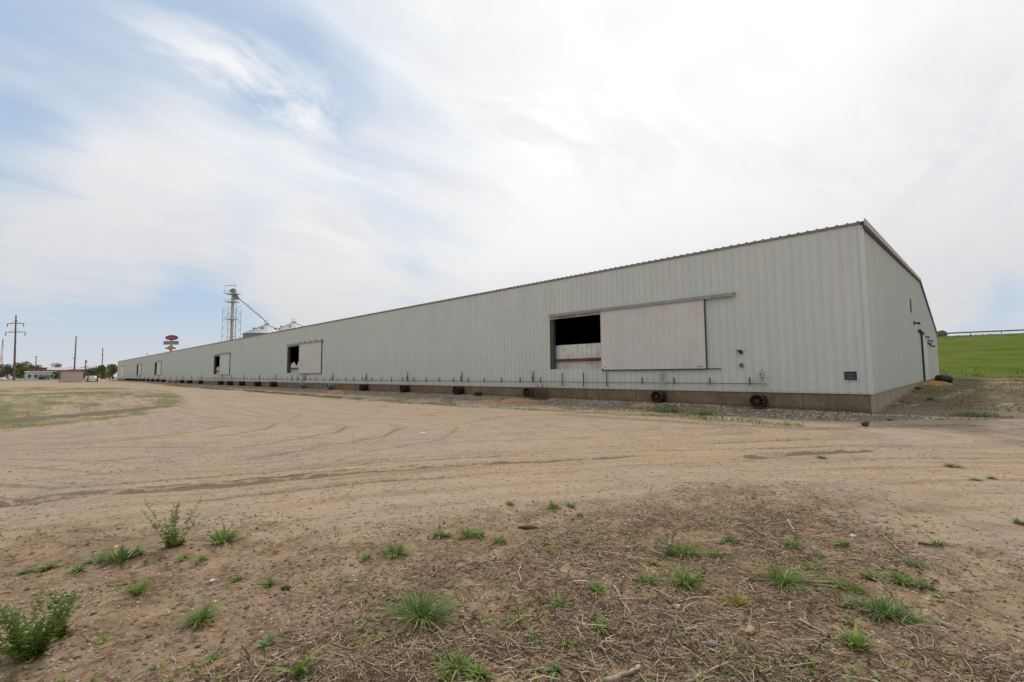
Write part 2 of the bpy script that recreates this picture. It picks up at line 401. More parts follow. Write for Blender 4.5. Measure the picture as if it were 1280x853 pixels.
    peb = q.math('MULTIPLY', q.ss(v2, .34, .22), q.ss(v2c, .80, .86))
    c = q.mix(q.math('MULTIPLY', peb, .7), c, (.50, .45, .38))
    v3c = q.sep(q.voro(pos, 11, 'Color'))[2]; v3 = q.voro(pos, 11, 'Distance')
    clod = q.math('MULTIPLY', q.ss(v3, .32, .2), q.ss(v3c, .80, .86))
    c = q.mix(q.math('MULTIPLY', clod, .6), c, (.15, .11, .078))
    t.links.new(c, b.inputs['Base Color']); b.inputs['Roughness'].default_value = .95; b.inputs['Specular IOR Level'].default_value = .12
    h = q.math('ADD', q.math('MULTIPLY', fine, .036), q.math('MULTIPLY', vf, .006))
    h = q.math('ADD', h, q.math('MULTIPLY', s1, .03)); h = q.math('ADD', h, q.math('MULTIPLY', peb, .008)); h = q.math('ADD', h, q.math('MULTIPLY', clod, .015))
    h = q.math('SUBTRACT', h, q.math('MULTIPLY', q.math('MULTIPLY', gm, vd), .03))
    bn = N(t, 'ShaderNodeBump'); bn.inputs['Strength'].default_value = .75; bn.inputs['Distance'].default_value = 1.0
    t.links.new(h, bn.inputs['Height']); t.links.new(bn.outputs[0], b.inputs['Normal']); t.links.new(b.outputs[0], out.inputs[0])
    return m
def build_ground():
    fa = math.atan2(FW[1], FW[0])
    # angles: dense inside +-62 degrees of the view, sparse elsewhere
    A = np.concatenate([np.linspace(-math.radians(62), math.radians(62), 900, endpoint=False), np.linspace(math.radians(62), 2*math.pi-math.radians(62), 90, endpoint=False)])+fa
    R = np.concatenate([[.4], np.geomspace(1.6, 60, 620), np.geomspace(62, 4500, 90)])
    na, nr = len(A), len(R)
    x = CAM[0]+np.outer(R, np.cos(A)); y = CAM[1]+np.outer(R, np.sin(A)); xf, yf = x.ravel(), y.ravel()
    z = terrain(xf, yf)
    V = np.stack([xf, yf, z], 1); V = np.vstack([V, [[CAM[0], CAM[1], 0]]])
    i = np.arange(nr-1)[:, None]; j = np.arange(na)[None, :]; jn = (j+1) % na
    F = np.stack([i*na+j, (i+1)*na+j, (i+1)*na+jn, i*na+jn], -1).reshape(-1, 4)
    c = nr*na; F2 = np.stack([np.full(na, c), np.arange(na), (np.arange(na)+1) % na, np.full(na, c)], 1)
    o = npmesh('ground', V, F, ground_material(), smooth=True)
    tag(o, kind='structure')
    me = o.data
    xf = np.append(xf, CAM[0]); yf = np.append(yf, CAM[1])
    r = np.hypot(xf-CAM[0], yf-CAM[1])
    dA, uA = pdist(xf, yf, TRACK); dB, uB = pdist(xf, yf, LANE)
    w = sst(r, 12, 22)
    lane = np.stack([uA*(1-w)+uB*w, dA*(1-w)+dB*w, w], 1)
    gravel = pmask(xf, yf, STRIP, .35)*.75*(.55+.45*sst(xf, -12, -6))
    gravel = np.maximum(gravel, .45*pmask(xf, yf, [(3, -6.5), (1.3, -3.3), (2.5, 1.5), (12, 4), (40, 0), (20, -10)], 1.2))
    grass = pmask(xf, yf, GRASS_L, 1.2)*(.52+.40*sst(fbm(xf*.09, yf*.3+8, 3), .45, .62))
    grass = np.maximum(grass, .80*np.exp(-((pdist(xf, yf, [(-17.5, -24), (-18.9, -20.9), (-21.0, -18.6), (-23.5, -16.3)])[0])/.9)**2)); grass = np.maximum(grass, .8*np.exp(-((pdist(xf, yf, [(-31, -14.5), (-38, -13.4), (-46, -12.5)])[0])/1.4)**2))
    sd_, _ = pdist(xf, yf, [(-1.5, -4.4), (-5, -4.3), (-9, -4.5), (-13, -4.9), (-18.4, -5.3), (-29, -5.4), (-50, -4.8), (-61, -4.9), (-95, -4.3), (-130, -3)])
    grass = np.maximum(grass, .66*np.exp(-(sd_/.7)**2))
    grass = np.maximum(grass, .6*np.exp(-((pdist(xf, yf, [(1.2, 2.6), (3, 3.4), (7, 3.6), (12, 3.4)])[0])/.7)**2))
    far_ = sst(r, 130, 330); grass = np.maximum(grass, .75*far_); grass = np.maximum(grass, .9*sst(yf, 66, 74)*(xf > -1))
    wob = (fbm(xf*.7+7, yf*.7, 4)-.5)*4.2; dark = pmask(xf+wob, yf+wob*.6, MULCH, 1.0)*.76; dark = np.maximum(dark, pmask(xf+wob*.5, yf, MULCH2, .6))
    for px_, py_, rx_, ry_, am in ((1130, 636, 1.1, .35, .7), (940, 622, .9, .5, .6), (1230, 715, .5, .5, .65), (880, 640, .8, .5, .55), (700, 640, .7, .35, .5), (560, 700, .6, .4, .5), (1060, 640, .5, .3, .5), (250, 700, .7, .4, .55), (1190, 660, .5, .3, .45)):
        cxp, cyp = _flat(px_, py_); ca_, sa_ = math.cos(YAW), math.sin(YAW); uu = (xf-cxp)*ca_+(yf-cyp)*sa_; vv = -(xf-cxp)*sa_+(yf-cyp)*ca_
        dark = np.maximum(dark, am*np.exp(-(uu/rx_)**2-(vv/ry_)**2))
    rr = pmask(xf, yf, STRIP, .5); ty = tyres(xf, yf)
    wa = (fbm(xf*3+3, yf*3, 4)-.5); trk = 1.05*np.maximum(np.exp(-((dA+wa*.22)/(.09+.04*sst(-xf, 3.5, 6)))**2), .75*sst(-xf, 3, 5.5)*np.exp(-((dA-.24+wa*.3)/.09)**2))*sst(-yf, 10.8, 13)*(.35+1.2*fbm(uA*1.3, dA*2, 3)); trk = np.maximum(trk, .6*np.exp(-((dA-.75)/.12)**2)*sst(-yf, 11, 14))
    trk = np.maximum(trk, 1.5*np.exp(-(((pdist(xf, yf, RUT2)[0])+(fbm(xf*2.5, yf*2.5, 4)-.5)*.35)/.13)**2))
    trk = np.maximum(trk, .68*ty); trk = np.maximum(trk, .8*rr*(1-sst(xf, -9, -4))*.55); trk = np.maximum(trk, .6*np.exp(-((pdist(xf, yf, [(2, -2.4), (-1, -5), (-5, -5.4), (-9, -5.6)])[0])/.5)**2))
    mud = np.maximum(np.exp(-((pdist(xf, yf, [(-21.5, -25), (-22.3, -21), (-24.6, -17.9), (-28.3, -15.4)])[0])/1.3)**2), .65*pmask(xf, yf, GRASS_L, 1.)*sst(fbm(xf*.12, yf*.4, 3), .5, .62))
    mud = np.maximum(mud, .52*rr*sst(-xf, 7, 12)); side = pmask(xf, yf, SIDE_R, .8)
    def put(n, a):
        at = me.attributes.new(n, 'FLOAT_VECTOR', 'POINT'); at.data.foreach_set('vector', a.astype(np.float32).ravel())
    put('lane', lane); put('masks', np.stack([gravel, grass, dark], 1)); put('masksb', np.stack([trk, mud, side], 1))
build_ground()
# ---- pale road in the distance
road_m = mat('road', (.42, .40, .37), .9, var=.08, scale=.2)
pA, pB = far(-120, 262), far(74, 236); pC, pD = far(74, 262), far(-120, 292)
MB().add([(p[0], p[1], .12) for p in (pA, pB, pC, pD)], [(0, 1, 2, 3)]).build('road', road_m)
tag(bpy.data.objects['road'], kind='structure')
# ---- levee
def build_levee():
    m = bpy.data.materials.new('levee_grass'); m.use_nodes = True; t = m.node_tree; t.nodes.clear(); q = G(t)
    out = N(t, 'ShaderNodeOutputMaterial'); b = N(t, 'ShaderNodeBsdfPrincipled'); pos = N(t, 'ShaderNodeNewGeometry').outputs['Position']
    n1 = q.noise(q.mapping(pos, sc=(.25, .9, 2.)), .5, 6, .65); n2 = q.noise(pos, 2.2, 6, .7); n3 = q.noise(pos, 7, 4, .7)
    c = q.mix(q.ss(n1, .3, .7), (.095, .150, .022), (.158, .208, .036))
    c = q.mix(q.math('MULTIPLY', q.ss(n2, .48, .66), .6), c, (.19, .185, .055))
    c = q.mix(q.math('MULTIPLY', q.ss(n3, .52, .66), .6), c, (.048, .08, .018))
    c = q.mix(q.math('MULTIPLY', q.ss(q.noise(pos, .12, 4, .6), .55, .66), .35), c, (.20, .19, .07))
    z = q.sep(pos)[2]
    c = q.mix(q.math('MULTIPLY', q.math('MULTIPLY', q.ss(z, 7.2, 8.6), q.ss(q.noise(pos, .35, 3), .5, .62)), .55), c, (.24, .17, .11))
    c = q.mix(q.math('MULTIPLY', q.math('MULTIPLY', q.ss(z, 1.6, .6), q.ss(n2, .45, .6)), .6), c, (.22, .19, .11))
    t.links.new(c, b.inputs['Base Color']); b.inputs['Roughness'].default_value = 1.; b.inputs['Specular IOR Level'].default_value = .05
    bn = N(t, 'ShaderNodeBump'); bn.inputs['Strength'].default_value = .8; bn.inputs['Distance'].default_value = .5
    t.links.new(n3, bn.inputs['Height']); t.links.new(bn.outputs[0], b.inputs['Normal']); t.links.new(b.outputs[0], out.inputs[0])
    # stations along the crest
    pts = np.array(LEVEE, float); seg = np.hypot(*(pts[1:]-pts[:-1]).T); cs = np.concatenate([[0], np.cumsum(seg)])
    u = np.linspace(0, cs[-1], 700); X = np.interp(u, cs, pts[:, 0]); Y = np.interp(u, cs, pts[:, 1])
    k = 41; X = np.convolve(np.pad(X, k//2, 'edge'), np.ones(k)/k, 'valid'); Y = np.convolve(np.pad(Y, k//2, 'edge'), np.ones(k)/k, 'valid')
    tx = np.gradient(X); ty = np.gradient(Y); l = np.hypot(tx, ty); nx, ny = -ty/l, tx/l
    prof = np.concatenate([np.linspace(-44, 0, 60), np.linspace(.5, 9, 10), np.linspace(10, 50, 20)])
    h = np.where(prof < 0, 9.35*(1-sst(-prof, -9, 47)**1.0), np.where(prof < 9, 9.35*(1-sst(0, -9, 47)), 0))
    h0 = h[59]; h = np.where(prof < 0, 9.0*np.clip((prof+38)/38, 0, 1), 9.0); h = np.where(prof > 9, 9.0*np.clip(1-(prof-9)/38, 0, 1), h)
    kk = np.ones(5)/5; h = np.convolve(np.pad(h, 2, 'edge'), kk, 'valid')
    XX = X[:, None]+nx[:, None]*prof; YY = Y[:, None]+ny[:, None]*prof
    ZZ = .42+h[None, :]-.5*(h[None, :] < .05)+(fbm(XX.ravel()*.25, YY.ravel()*.25, 4).reshape(XX.shape)-.5)*.45*(h[None, :] > .3)*(1-.85*(np.abs(prof-4) < 6))
    n, k = XX.shape; i = np.arange(n-1)[:, None]; j = np.arange(k-1)[None, :]
    F = np.stack([i*k+j, (i+1)*k+j, (i+1)*k+j+1, i*k+j+1], -1).reshape(-1, 4)
    o = npmesh('levee', np.stack([XX.ravel(), YY.ravel(), ZZ.ravel()], 1), F, m, smooth=True); tag(o, kind='structure')
    return X, Y, nx, ny
LX, LY, LNX, LNY = build_levee()
# ================================================================== building
def siding_material():
    m = bpy.data.materials.new('white_siding'); m.use_nodes = True; t = m.node_tree; t.nodes.clear(); q = G(t)
    out = N(t, 'ShaderNodeOutputMaterial'); b = N(t, 'ShaderNodeBsdfPrincipled'); pos = N(t, 'ShaderNodeNewGeometry').outputs['Position']
    x, y, z = q.sep(pos)[:3]; zz = q.math('SUBTRACT', z, SID)
    n1 = q.noise(q.mapping(pos, sc=(1.0, 1.0, .18)), 2.2, 6, .6); n2 = q.noise(pos, .35, 4, .6)
    c = q.mix(q.ss(n1, .3, .7), (.548, .570, .535), (.588, .608, .573))
    c = q.mix(q.math('MULTIPLY', q.ss(n2, .4, .65), .4), c, (.520, .548, .532))
    # each sheet is 0.915 m wide and weathers a little differently
    sh = q.math('FLOOR', q.math('DIVIDE', q.math('ADD', x, y), .915))
    wn = N(t, 'ShaderNodeTexWhiteNoise', noise_dimensions='1D'); t.links.new(sh, wn.inputs['W'])
    c = q.mix(q.math('MULTIPLY', wn.outputs[0], .12), c, (.44, .45, .41))
    # vertical grime runs
    st = q.noise(q.mapping(pos, sc=(9, 9, .35)), 1.6, 5, .7)
    c = q.mix(q.math('MULTIPLY', q.math('MULTIPLY', q.ss(st, .55, .78), q.ss(zz, 1.6, 0)), .22), c, (.36, .33, .27))
    # rust specks and splash along the bottom
    rn = q.noise(q.mapping(pos, sc=(3.5, 3.5, 2.)), 4, 6, .75)
    c = q.mix(q.math('MULTIPLY', q.math('MULTIPLY', q.ss(rn, .64, .74), q.ss(zz, .45, .0)), .7), c, (.36, .22, .11))
    c = q.mix(q.math('MULTIPLY', q.ss(zz, .13, .0), .35), c, (.42, .36, .27))
    t.links.new(c, b.inputs['Base Color']); b.inputs['Roughness'].default_value = .62; b.inputs['Specular IOR Level'].default_value = .3
    t.links.new(b.outputs[0], out.inputs[0]); return m
M = {}
M['siding'] = siding_material()
M['siding_in'] = mat('inner_siding', (.62, .64, .60), .6, tint=(.50, .37, .16), tscale=2.3, tamt=.5, coords='Object', scale=6)
M['screw'] = mat('screw', (.18, .17, .15), .6)
M['dark_steel'] = mat('dark_steel', (.055, .055, .05), .6, metal=.2)
M['galv'] = mat('galvanised_steel', (.27, .29, .29), .5, metal=.35, var=.15, scale=8)
M['rust_beam'] = mat('rusty_beam', (.10, .05, .032), .85, var=.3, scale=9, tint=(.20, .10, .05))
M['door_panel'] = mat('door_panel', (.585, .578, .545), .65, var=.03, scale=1.2, tint=(.50, .455, .38), tscale=.9, tamt=.35)
M['trim_tan'] = mat('rake_trim', (.42, .37, .33), .6, var=.08)
M['trim_shade'] = mat('rake_shade', (.085, .055, .04), .7)  # dark brown painted as the shade below the rake
M['roof'] = mat('roof_sheet', (.22, .21, .19), .6, metal=.2, var=.2)
M['interior'] = mat('interior', (.10, .095, .085), .9)
M['slab'] = mat('floor_slab', (.22, .20, .17), .9)
def concrete_material():
    m = bpy.data.materials.new('foundation_concrete'); m.use_nodes = True; t = m.node_tree; t.nodes.clear(); q = G(t)
    out = N(t, 'ShaderNodeOutputMaterial'); b = N(t, 'ShaderNodeBsdfPrincipled'); pos = N(t, 'ShaderNodeNewGeometry').outputs['Position']
    x, y, z = q.sep(pos)[:3]
    c = q.mix(q.ss(q.noise(pos, 1.3, 6, .65), .3, .7), (.165, .122, .077), (.240, .185, .125))
    c = q.mix(q.math('MULTIPLY', q.ss(q.noise(q.mapping(pos, sc=(5, 5, .5)), 1.5, 5, .7), .5, .75), .5), c, (.12, .095, .065))
    c = q.mix(q.math('MULTIPLY', q.ss(q.noise(pos, .35, 5, .6), .52, .64), .6), c, (.20, .115, .052))
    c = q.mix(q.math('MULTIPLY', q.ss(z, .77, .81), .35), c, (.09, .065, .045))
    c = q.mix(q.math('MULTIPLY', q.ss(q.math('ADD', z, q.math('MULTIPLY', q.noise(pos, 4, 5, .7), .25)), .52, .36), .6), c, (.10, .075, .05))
    ck = q.math('ABSOLUTE', q.math('SUBTRACT', q.noise(q.mapping(pos, sc=(1.6, 1.6, .5)), .9, 6, .7), .5))
    c = q.mix(q.math('MULTIPLY', q.ss(ck, .012, .002), .45), c, (.05, .04, .03))
    c = q.mix(q.math('MULTIPLY', q.ss(q.noise(pos, 30, 4, .7), .6, .75), .3), c, (.3, .27, .22))
    # the end face is mixed paler
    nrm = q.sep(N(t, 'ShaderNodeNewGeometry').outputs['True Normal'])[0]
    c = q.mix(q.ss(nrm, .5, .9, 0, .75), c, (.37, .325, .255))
    t.links.new(c, b.inputs['Base Color']); b.inputs['Roughness'].default_value = .9; b.inputs['Specular IOR Level'].default_value = .15
    bn = N(t, 'ShaderNodeBump'); bn.inputs['Strength'].default_value = .5; bn.inputs['Distance'].default_value = .03
    t.links.new(q.noise(pos, 22, 6, .7), bn.inputs['Height']); t.links.new(bn.outputs[0], b.inputs['Normal'])
    t.links.new(b.outputs[0], out.inputs[0]); return m
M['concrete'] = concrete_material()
bld = empty('warehouse', (0, 0, 0), label='very long low warehouse clad in off-white ribbed metal on a concrete base', cat='warehouse')
def profile(L):
    """R-panel: 305 mm pitch, tall ribs with two shallow stiffeners; returns (s, out)"""
    p = []; s = 0.
    while s < L-1e-6:
        for ds, o in ((0, 0), (.012, .030), (.042, .030), (.054, 0), (.125, 0), (.135, .006), (.150, .006), (.160, 0), (.215, 0), (.225, .006), (.240, .006), (.250, 0)):
            if s+ds < L: p.append((s+ds, o))
        s += .305
    p.append((L, 0)); return p
def wall(name, L, place, top, holes=(), parent=bld, extra=()):
    pr = profile(L); ss_ = sorted(set([round(a, 4) for a, _ in pr]+[round(h[i], 4) for h in holes for i in (0, 1)]+list(extra)))
    xs = np.array([a for a, _ in pr]); os_ = np.array([o for _, o in pr])
    mb = MB()
    for a, b in zip(ss_[:-1], ss_[1:]):
        if b-a < 1e-5: continue
        oa, ob = np.interp(a, xs, os_), np.interp(b, xs, os_); mid = (a+b)/2
        spans = [(0, None)]
        for h in holes:
            if h[0] < mid < h[1]: spans = [(0, h[2]), (h[3], None)]
        for z0, z1 in spans:
            ta = top(a) if z1 is None else z1; tb = top(b) if z1 is None else z1
            mb.add([place(a, oa, z0), place(b, ob, z0), place(b, ob, tb), place(a, oa, ta)], [(0, 1, 2, 3)])
    return mb
# long front wall on y = 0, from x = 0 towards -x ; s = -x
holes = [(-d[1], -d[0], d[3], d[4]) for d in DOORS]
mb = wall('front', BL, lambda s, o, z: (-s, -.035-o, SID+z), lambda s: BH, holes)
nf = len(mb.f)
for i in range(0, 100):
    x = -(.027+i*.305)
    for z in (.05, .42, 1.08, 1.72, 4.6):
        if any(d[0]-.05 < x < d[1]+.05 and d[3] < z < d[4] for d in DOORS): continue
        mb.box(x+.05-.008, x+.05+.008, -.047, -.034, SID+z-.010, SID+z+.010, 1)
mb.build('front_wall', [M['siding'], M['screw']], bld)
def topg(s): return BH+RISE*(1-abs(s-BW/2)/(BW/2))
mb = wall('end', BW, lambda s, o, z: (.035+o, s, SID+z), topg, extra=(BW/2,))
for i in range(0, 60):
    for z in (.05, 1.72, 4.6):
        mb.box(.034, .046, .07+i*.305, .086+i*.305, SID+z-.008, SID+z+.008, 1)
mb.build('end_wall', [M['siding'], M['screw']], bld)
wall('far', BW, lambda s, o, z: (-BL-.035-o, s, SID+z), topg, extra=(BW/2,)).build('far_end_wall', M['siding'], bld)
wall('rear', BL, lambda s, o, z: (-s, BW+.035+o, SID+z), lambda s: BH).build('rear_wall', M['siding'], bld)
# roof: two slopes with thickness, ribs every 305 mm
mb = MB()
for sgn in (1, -1):
    def rp(x, t, dz):    # t 0 at eave, 1 at ridge
        y = (-.075+(BW/2+.075)*t) if sgn == 1 else (BW+.075-(BW/2+.075)*t)
        return (x, y, SID+BH+.01-.11*RISE/(BW/2)+(RISE+.11*RISE/(BW/2))*t+dz)
    x0, x1 = -BL-.12, .12
    mb.add([rp(x0, 0, 0), rp(x1, 0, 0), rp(x1, 1, 0), rp(x0, 1, 0), rp(x0, 0, .03), rp(x1, 0, .03), rp(x1, 1, .03), rp(x0, 1, .03)],
           [(0, 1, 2, 3), (4, 5, 6, 7), (0, 1, 5, 4), (1, 2, 6, 5), (3, 0, 4, 7)])
    n = int(BL/.305)
    for i in range(n+1):
        x = -.06-i*.305; w = .028
        b_ = [rp(x-w*1.6, 0, .028), rp(x+w*1.6, 0, .028), rp(x+w*1.6, 1, .028), rp(x-w*1.6, 1, .028), rp(x-w, 0, .064), rp(x+w, 0, .064), rp(x+w, 1, .064), rp(x-w, 1, .064)]
        mb.add(b_, [(4, 5, 6, 7), (0, 1, 5, 4), (1, 2, 6, 5), (3, 0, 4, 7)])
roof = mb.build('roof', M['roof'], bld)
MB().box(-BL, 0, -.085, -.068, SID+BH-.055, SID+BH-.004).build('eave_trim', mat('eave_shadow', (.20, .185, .16), .6), bld)  # trim takes a shadowed siding tone, the shade is in its colour
# rake trim
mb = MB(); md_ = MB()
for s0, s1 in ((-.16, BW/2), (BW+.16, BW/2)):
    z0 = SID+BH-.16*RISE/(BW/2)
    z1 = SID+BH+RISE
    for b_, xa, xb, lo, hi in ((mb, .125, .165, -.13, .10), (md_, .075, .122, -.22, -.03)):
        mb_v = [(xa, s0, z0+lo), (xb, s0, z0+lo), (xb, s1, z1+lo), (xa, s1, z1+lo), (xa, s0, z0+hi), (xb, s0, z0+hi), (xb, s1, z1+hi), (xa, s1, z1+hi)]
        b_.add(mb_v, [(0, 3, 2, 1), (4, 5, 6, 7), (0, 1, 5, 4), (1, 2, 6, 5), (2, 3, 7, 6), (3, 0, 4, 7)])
mb.build('rake_trim', M['trim_tan'], bld); md_.build('rake_shade_band', M['trim_shade'], bld)  # second, dark band stands in for the shade under the rake overhang
MB().box(-.06, .078, -.078, -.072, SID-.005, SID+BH-.11).box(.072, .078, -.072, .06, SID-.005, SID+BH-.11).build('corner_trim', M['siding'], bld)
# foundation: four walls of poured concrete
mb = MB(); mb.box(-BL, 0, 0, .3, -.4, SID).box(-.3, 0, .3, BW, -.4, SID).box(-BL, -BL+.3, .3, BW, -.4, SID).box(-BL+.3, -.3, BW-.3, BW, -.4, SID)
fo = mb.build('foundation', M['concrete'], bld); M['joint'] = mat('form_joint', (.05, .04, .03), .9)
for x in (-10.15, -11.0, -11.75, -13.3, -16.8, -22, -2.02, -8.9, -29.3, -36.6, -44, -58.6, -73): MB().box(x-.012, x+.012, -.004, .001, .1, SID-.02).build('form_joint', M['joint'], fo)
for y in (1.55, 3.7, 6.1, 8.4, 10.8, 13.2, 16, 19, 22, 25): MB().box(-.001, .004, y-.02, y+.02, .05, SID-.02).build('form_joint', M['joint'], fo)
MB().box(-BL+.3, -.3, .3, BW-.3, SID-.25, SID-.05).build('floor_slab', M['slab'], bld)
# doors
for k, (xa, xb, xc, z0, z1) in enumerate(DOORS):
    near = k < 3
    # sliding door
    mb = MB(); n = int(round((xc-xb)/.305)); st = (xc-xb+.06)/n
    for i in range(n):
        a = xb-.03+i*st
        mb.add([(a, -.125, z0-.05), (a+st-.07, -.125, z0-.05), (a+st-.055, -.145, z0-.05), (a+st-.02, -.145, z0-.05), (a+st, -.125, z0-.05),
                (a, -.125, z1+.17), (a+st-.07, -.125, z1+.17), (a+st-.055, -.145, z1+.17), (a+st-.02, -.145, z1+.17), (a+st, -.125, z1+.17)],
               [(j, j+1, j+6, j+5) for j in range(4)])
    mb.box(xb-.03, xb-.03+n*st, -.124, -.085, z0-.05, z1+.17)
    mb.v = [(x, y, z+SID) for x, y, z in mb.v]
    dr = mb.build('sliding_door', M['door_panel'], bld)
    fm = MB().box(xb-.05, xb-.028, -.142, -.08, SID+z0-.07, SID+z1+.18).box(xb-.028, xc+.0, -.145, -.08, SID+z0-.10, SID+z0-.052).build('door_frame', M['door_panel'], dr)
    MB().box(xc+.032, xc+.065, -.142, -.08, SID+z0-.07, SID+z1+.18).build('door_dark_strip', M['dark_steel'], dr)
    if near: MB().tube((xb+.02, -.16, SID+z0-.06), (xb+.02, -.10, SID+z0-.06), .05, n=12).build('door_roller', M['dark_steel'], dr)
    if near:
        MB().box(xc-.35, xc-.10, -.155, -.146, SID+z0+.02, SID+z0+.05).build('door_latch', M['galv'], dr)
        MB().box(xb+.14, xb+.26, -.155, -.146, SID+z0+.06, SID+z0+.085).build('door_handle', M['galv'], dr)
    xe = xc+(1.3 if k == 0 else .35)
    mb = MB(); mb.box(xa, xe, -.20, -.075, SID+z1+.19, SID+z1+.27).box(xa, xe, -.20, -.185, SID+z1+.13, SID+z1+.19)
    tk = mb.build('door_track', M['galv'], bld)
    if k:
        for x in np.arange(xb, xe, 1.4): MB().box(x-.04, x+.04, -.21, -.075, SID+z1+.275, SID+z1+.36).build('track_bracket', M['dark_steel'], tk)
    MB().box(xb-.02, xc+(.65 if k == 0 else .1), -.155, -.146, SID+z0-.11, SID+z0-.06).build('bottom_guide', M['dark_steel'], bld)
    MB().box(xa, xb+.1, -.06, -.02, SID+z1, SID+z1+.13).build('door_header', mat('door_header', (.42, .38, .30), .7, tint=(.22, .10, .05), tscale=2.5, tamt=.8), bld)
    MB().box(xa-.02, xa+.16, .0, .22, SID+.0, SID+z1+.2).box(xa-.02, xa+.02, -.05, .0, SID+z0, SID+z1).build('door_jamb', mat('door_jamb', (.09, .09, .08), .7), bld)
    MB().box(xb-.02, xb+.12, .0, .22, SID, SID+z1+.2).build('door_jamb', bpy.data.materials['door_jamb'], bld)
    # bulkhead sheeting inside the opening, with a rusty girt in front
    pr = profile(xb-xa+.1); mb = MB(); zt = z0+(1.33 if k == 0 else 1.15)
    for (s0, o0), (s1, o1) in zip(pr[:-1], pr[1:]):
        if k == 0: ta = tb = zt
        else:
            ta = zt-.28*math.exp(-((s0-1.75)/.35)**2)-.10*math.sin(s0*5); tb = zt-.28*math.exp(-((s1-1.75)/.35)**2)-.10*math.sin(s1*5)
        mb.add([(xa+s0, .34-o0, SID+.1), (xa+s1, .34-o1, SID+.1), (xa+s1, .34-o1, SID+tb), (xa+s0, .34-o0, SID+ta)], [(0, 1, 2, 3)])
    mb.box(xa, xb+.1, .345, .36, SID+.1, SID+zt-.42)
    mb.build('bulkhead_sheet', M['siding_in'], bld)
    MB().box(xa+.16, xb, .10, .16, SID+z0+.40, SID+z0+.56).box(xa+.16, xb, .16, .20, SID+z0+.40, SID+z0+.42).build('girt', M['rust_beam'], bld)
    MB().box(xa, xb, .0, .25, SID+z0-.05, SID+z0).build('door_sill', M['trim_tan'], bld)
# closed door at the far left end
MB().box(-198, -190.5, -.115, -.07, SID+.6, SID+4.1).build('sliding_door', M['door_panel'], bld)
MB().box(-198.2, -186, -.16, -.072, SID+4.14, SID+4.26).build('door_track', M['galv'], bld)
# gable end: tall sliding door, track, louvre, lamps
ed = MB().box(.09, .15, 29.3, 36.4, SID-.05, SID+3.75).build('sliding_door', M['siding'], bld)
MB().box(.072, .19, 29.05, 29.28, SID-.05, SID+3.75).build('door_dark_strip', M['dark_steel'], ed)  # solid dark strip stands in for the unlit open gap beside the door
MB().box(.072, .24, 26.2, 31.0, SID+3.80, SID+3.92).build('door_track', M['dark_steel'], bld)
MB().box(.072, .16, 34, 46, SID+3.55, SID+3.65).build('door_track', M['galv'], bld)
lv = MB().box(.07, .09, 20.0, 20.9, SID+4.72, SID+5.55).build('louvre', M['dark_steel'], bld)
mb = MB()
for i in range(8): mb.box(.09, .115, 20.04, 20.86, SID+4.76+i*.1, SID+4.82+i*.1)
mb.build('louvre_blade', M['galv'], lv)
for y, z in ((22.1, 4.1), (33.6, 3.75), (37.3, 3.3), (40.8, 3.75), (45, 3.4)):
    lamp = MB().box(.07, .13, y-.13, y+.13, SID+z-.12, SID+z+.12).build('wall_bracket', M['dark_steel'], bld)
    MB().tube((.13, y, SID+z), (.42, y, SID+z-.06), .05, .09, 8).build('lamp_head', M['dark_steel'], lamp)
# wall lamp and switch box beside the big door
wl = empty('wall_lamp', (-4.12, -.07, SID+1.62), label='small dark wedge-shaped lamp on the siding right of the open door', cat='wall lamp')
MB().add([(-.09, -.02, .06), (.09, -.02, .06), (.09, -.20, .06), (-.09, -.20, .06), (-.07, -.02, .0), (.09, -.02, -.12), (.09, -.12, .0), (-.07, -.15, .01)],
         [(0, 1, 2, 3), (3, 2, 6, 7), (7, 6, 5, 4), (0, 3, 7, 4), (1, 5, 6, 2), (0, 4, 5, 1)]).build('lamp_shade', M['dark_steel'], wl)
MB().box(-.05, .05, -.02, .01, -.10, .05).build('mounting_plate', M['galv'], wl)
sb = empty('switch_box', (-4.09, -.07, SID+1.07), label='small dark electrical box below the wedge-shaped wall lamp', cat='electrical box')
MB().box(-.045, .045, -.07, 0, -.08, .08).build('box_body', M['dark_steel'], sb); MB().box(-.05, .05, -.08, -.071, -.085, .085).build('box_cover', mat('box_grey', (.10, .10, .10), .6), sb)
# plaque near the corner
pl = empty('wall_plaque', (-.52, -.075, SID+.64), label='small dark blue plaque with pale lettering near the building corner', cat='plaque')
M['plaque'] = mat('plaque_blue', (.022, .030, .040), .5); M['plaque_txt'] = mat('plaque_letters', (.16, .18, .20), .6)
MB().box(-.175, .175, -.02, 0, -.145, .145).build('plate', M['plaque'], pl)
mb = MB(); r2 = random.Random(3)
for z, a, b, h in ((.055, -.13, .12, .05), (.0, -.09, .05, .025), (-.045, -.05, .06, .03), (-.085, -.13, .13, .035)):
    x = a
    while x < b:
        w = r2.uniform(.008, .016); mb.box(x, x+.006, -.023, -.0205, z-h/2, z+h/2)
        if r2.random() < .7: mb.box(x+.006, x+w, -.023, -.0205, z+h/2-.008, z+h/2)
        if r2.random() < .6: mb.box(x+.006, x+w, -.023, -.0205, z-.004, z+.004)
        x += w+.007
mb.build('lettering', M['plaque_txt'], pl)
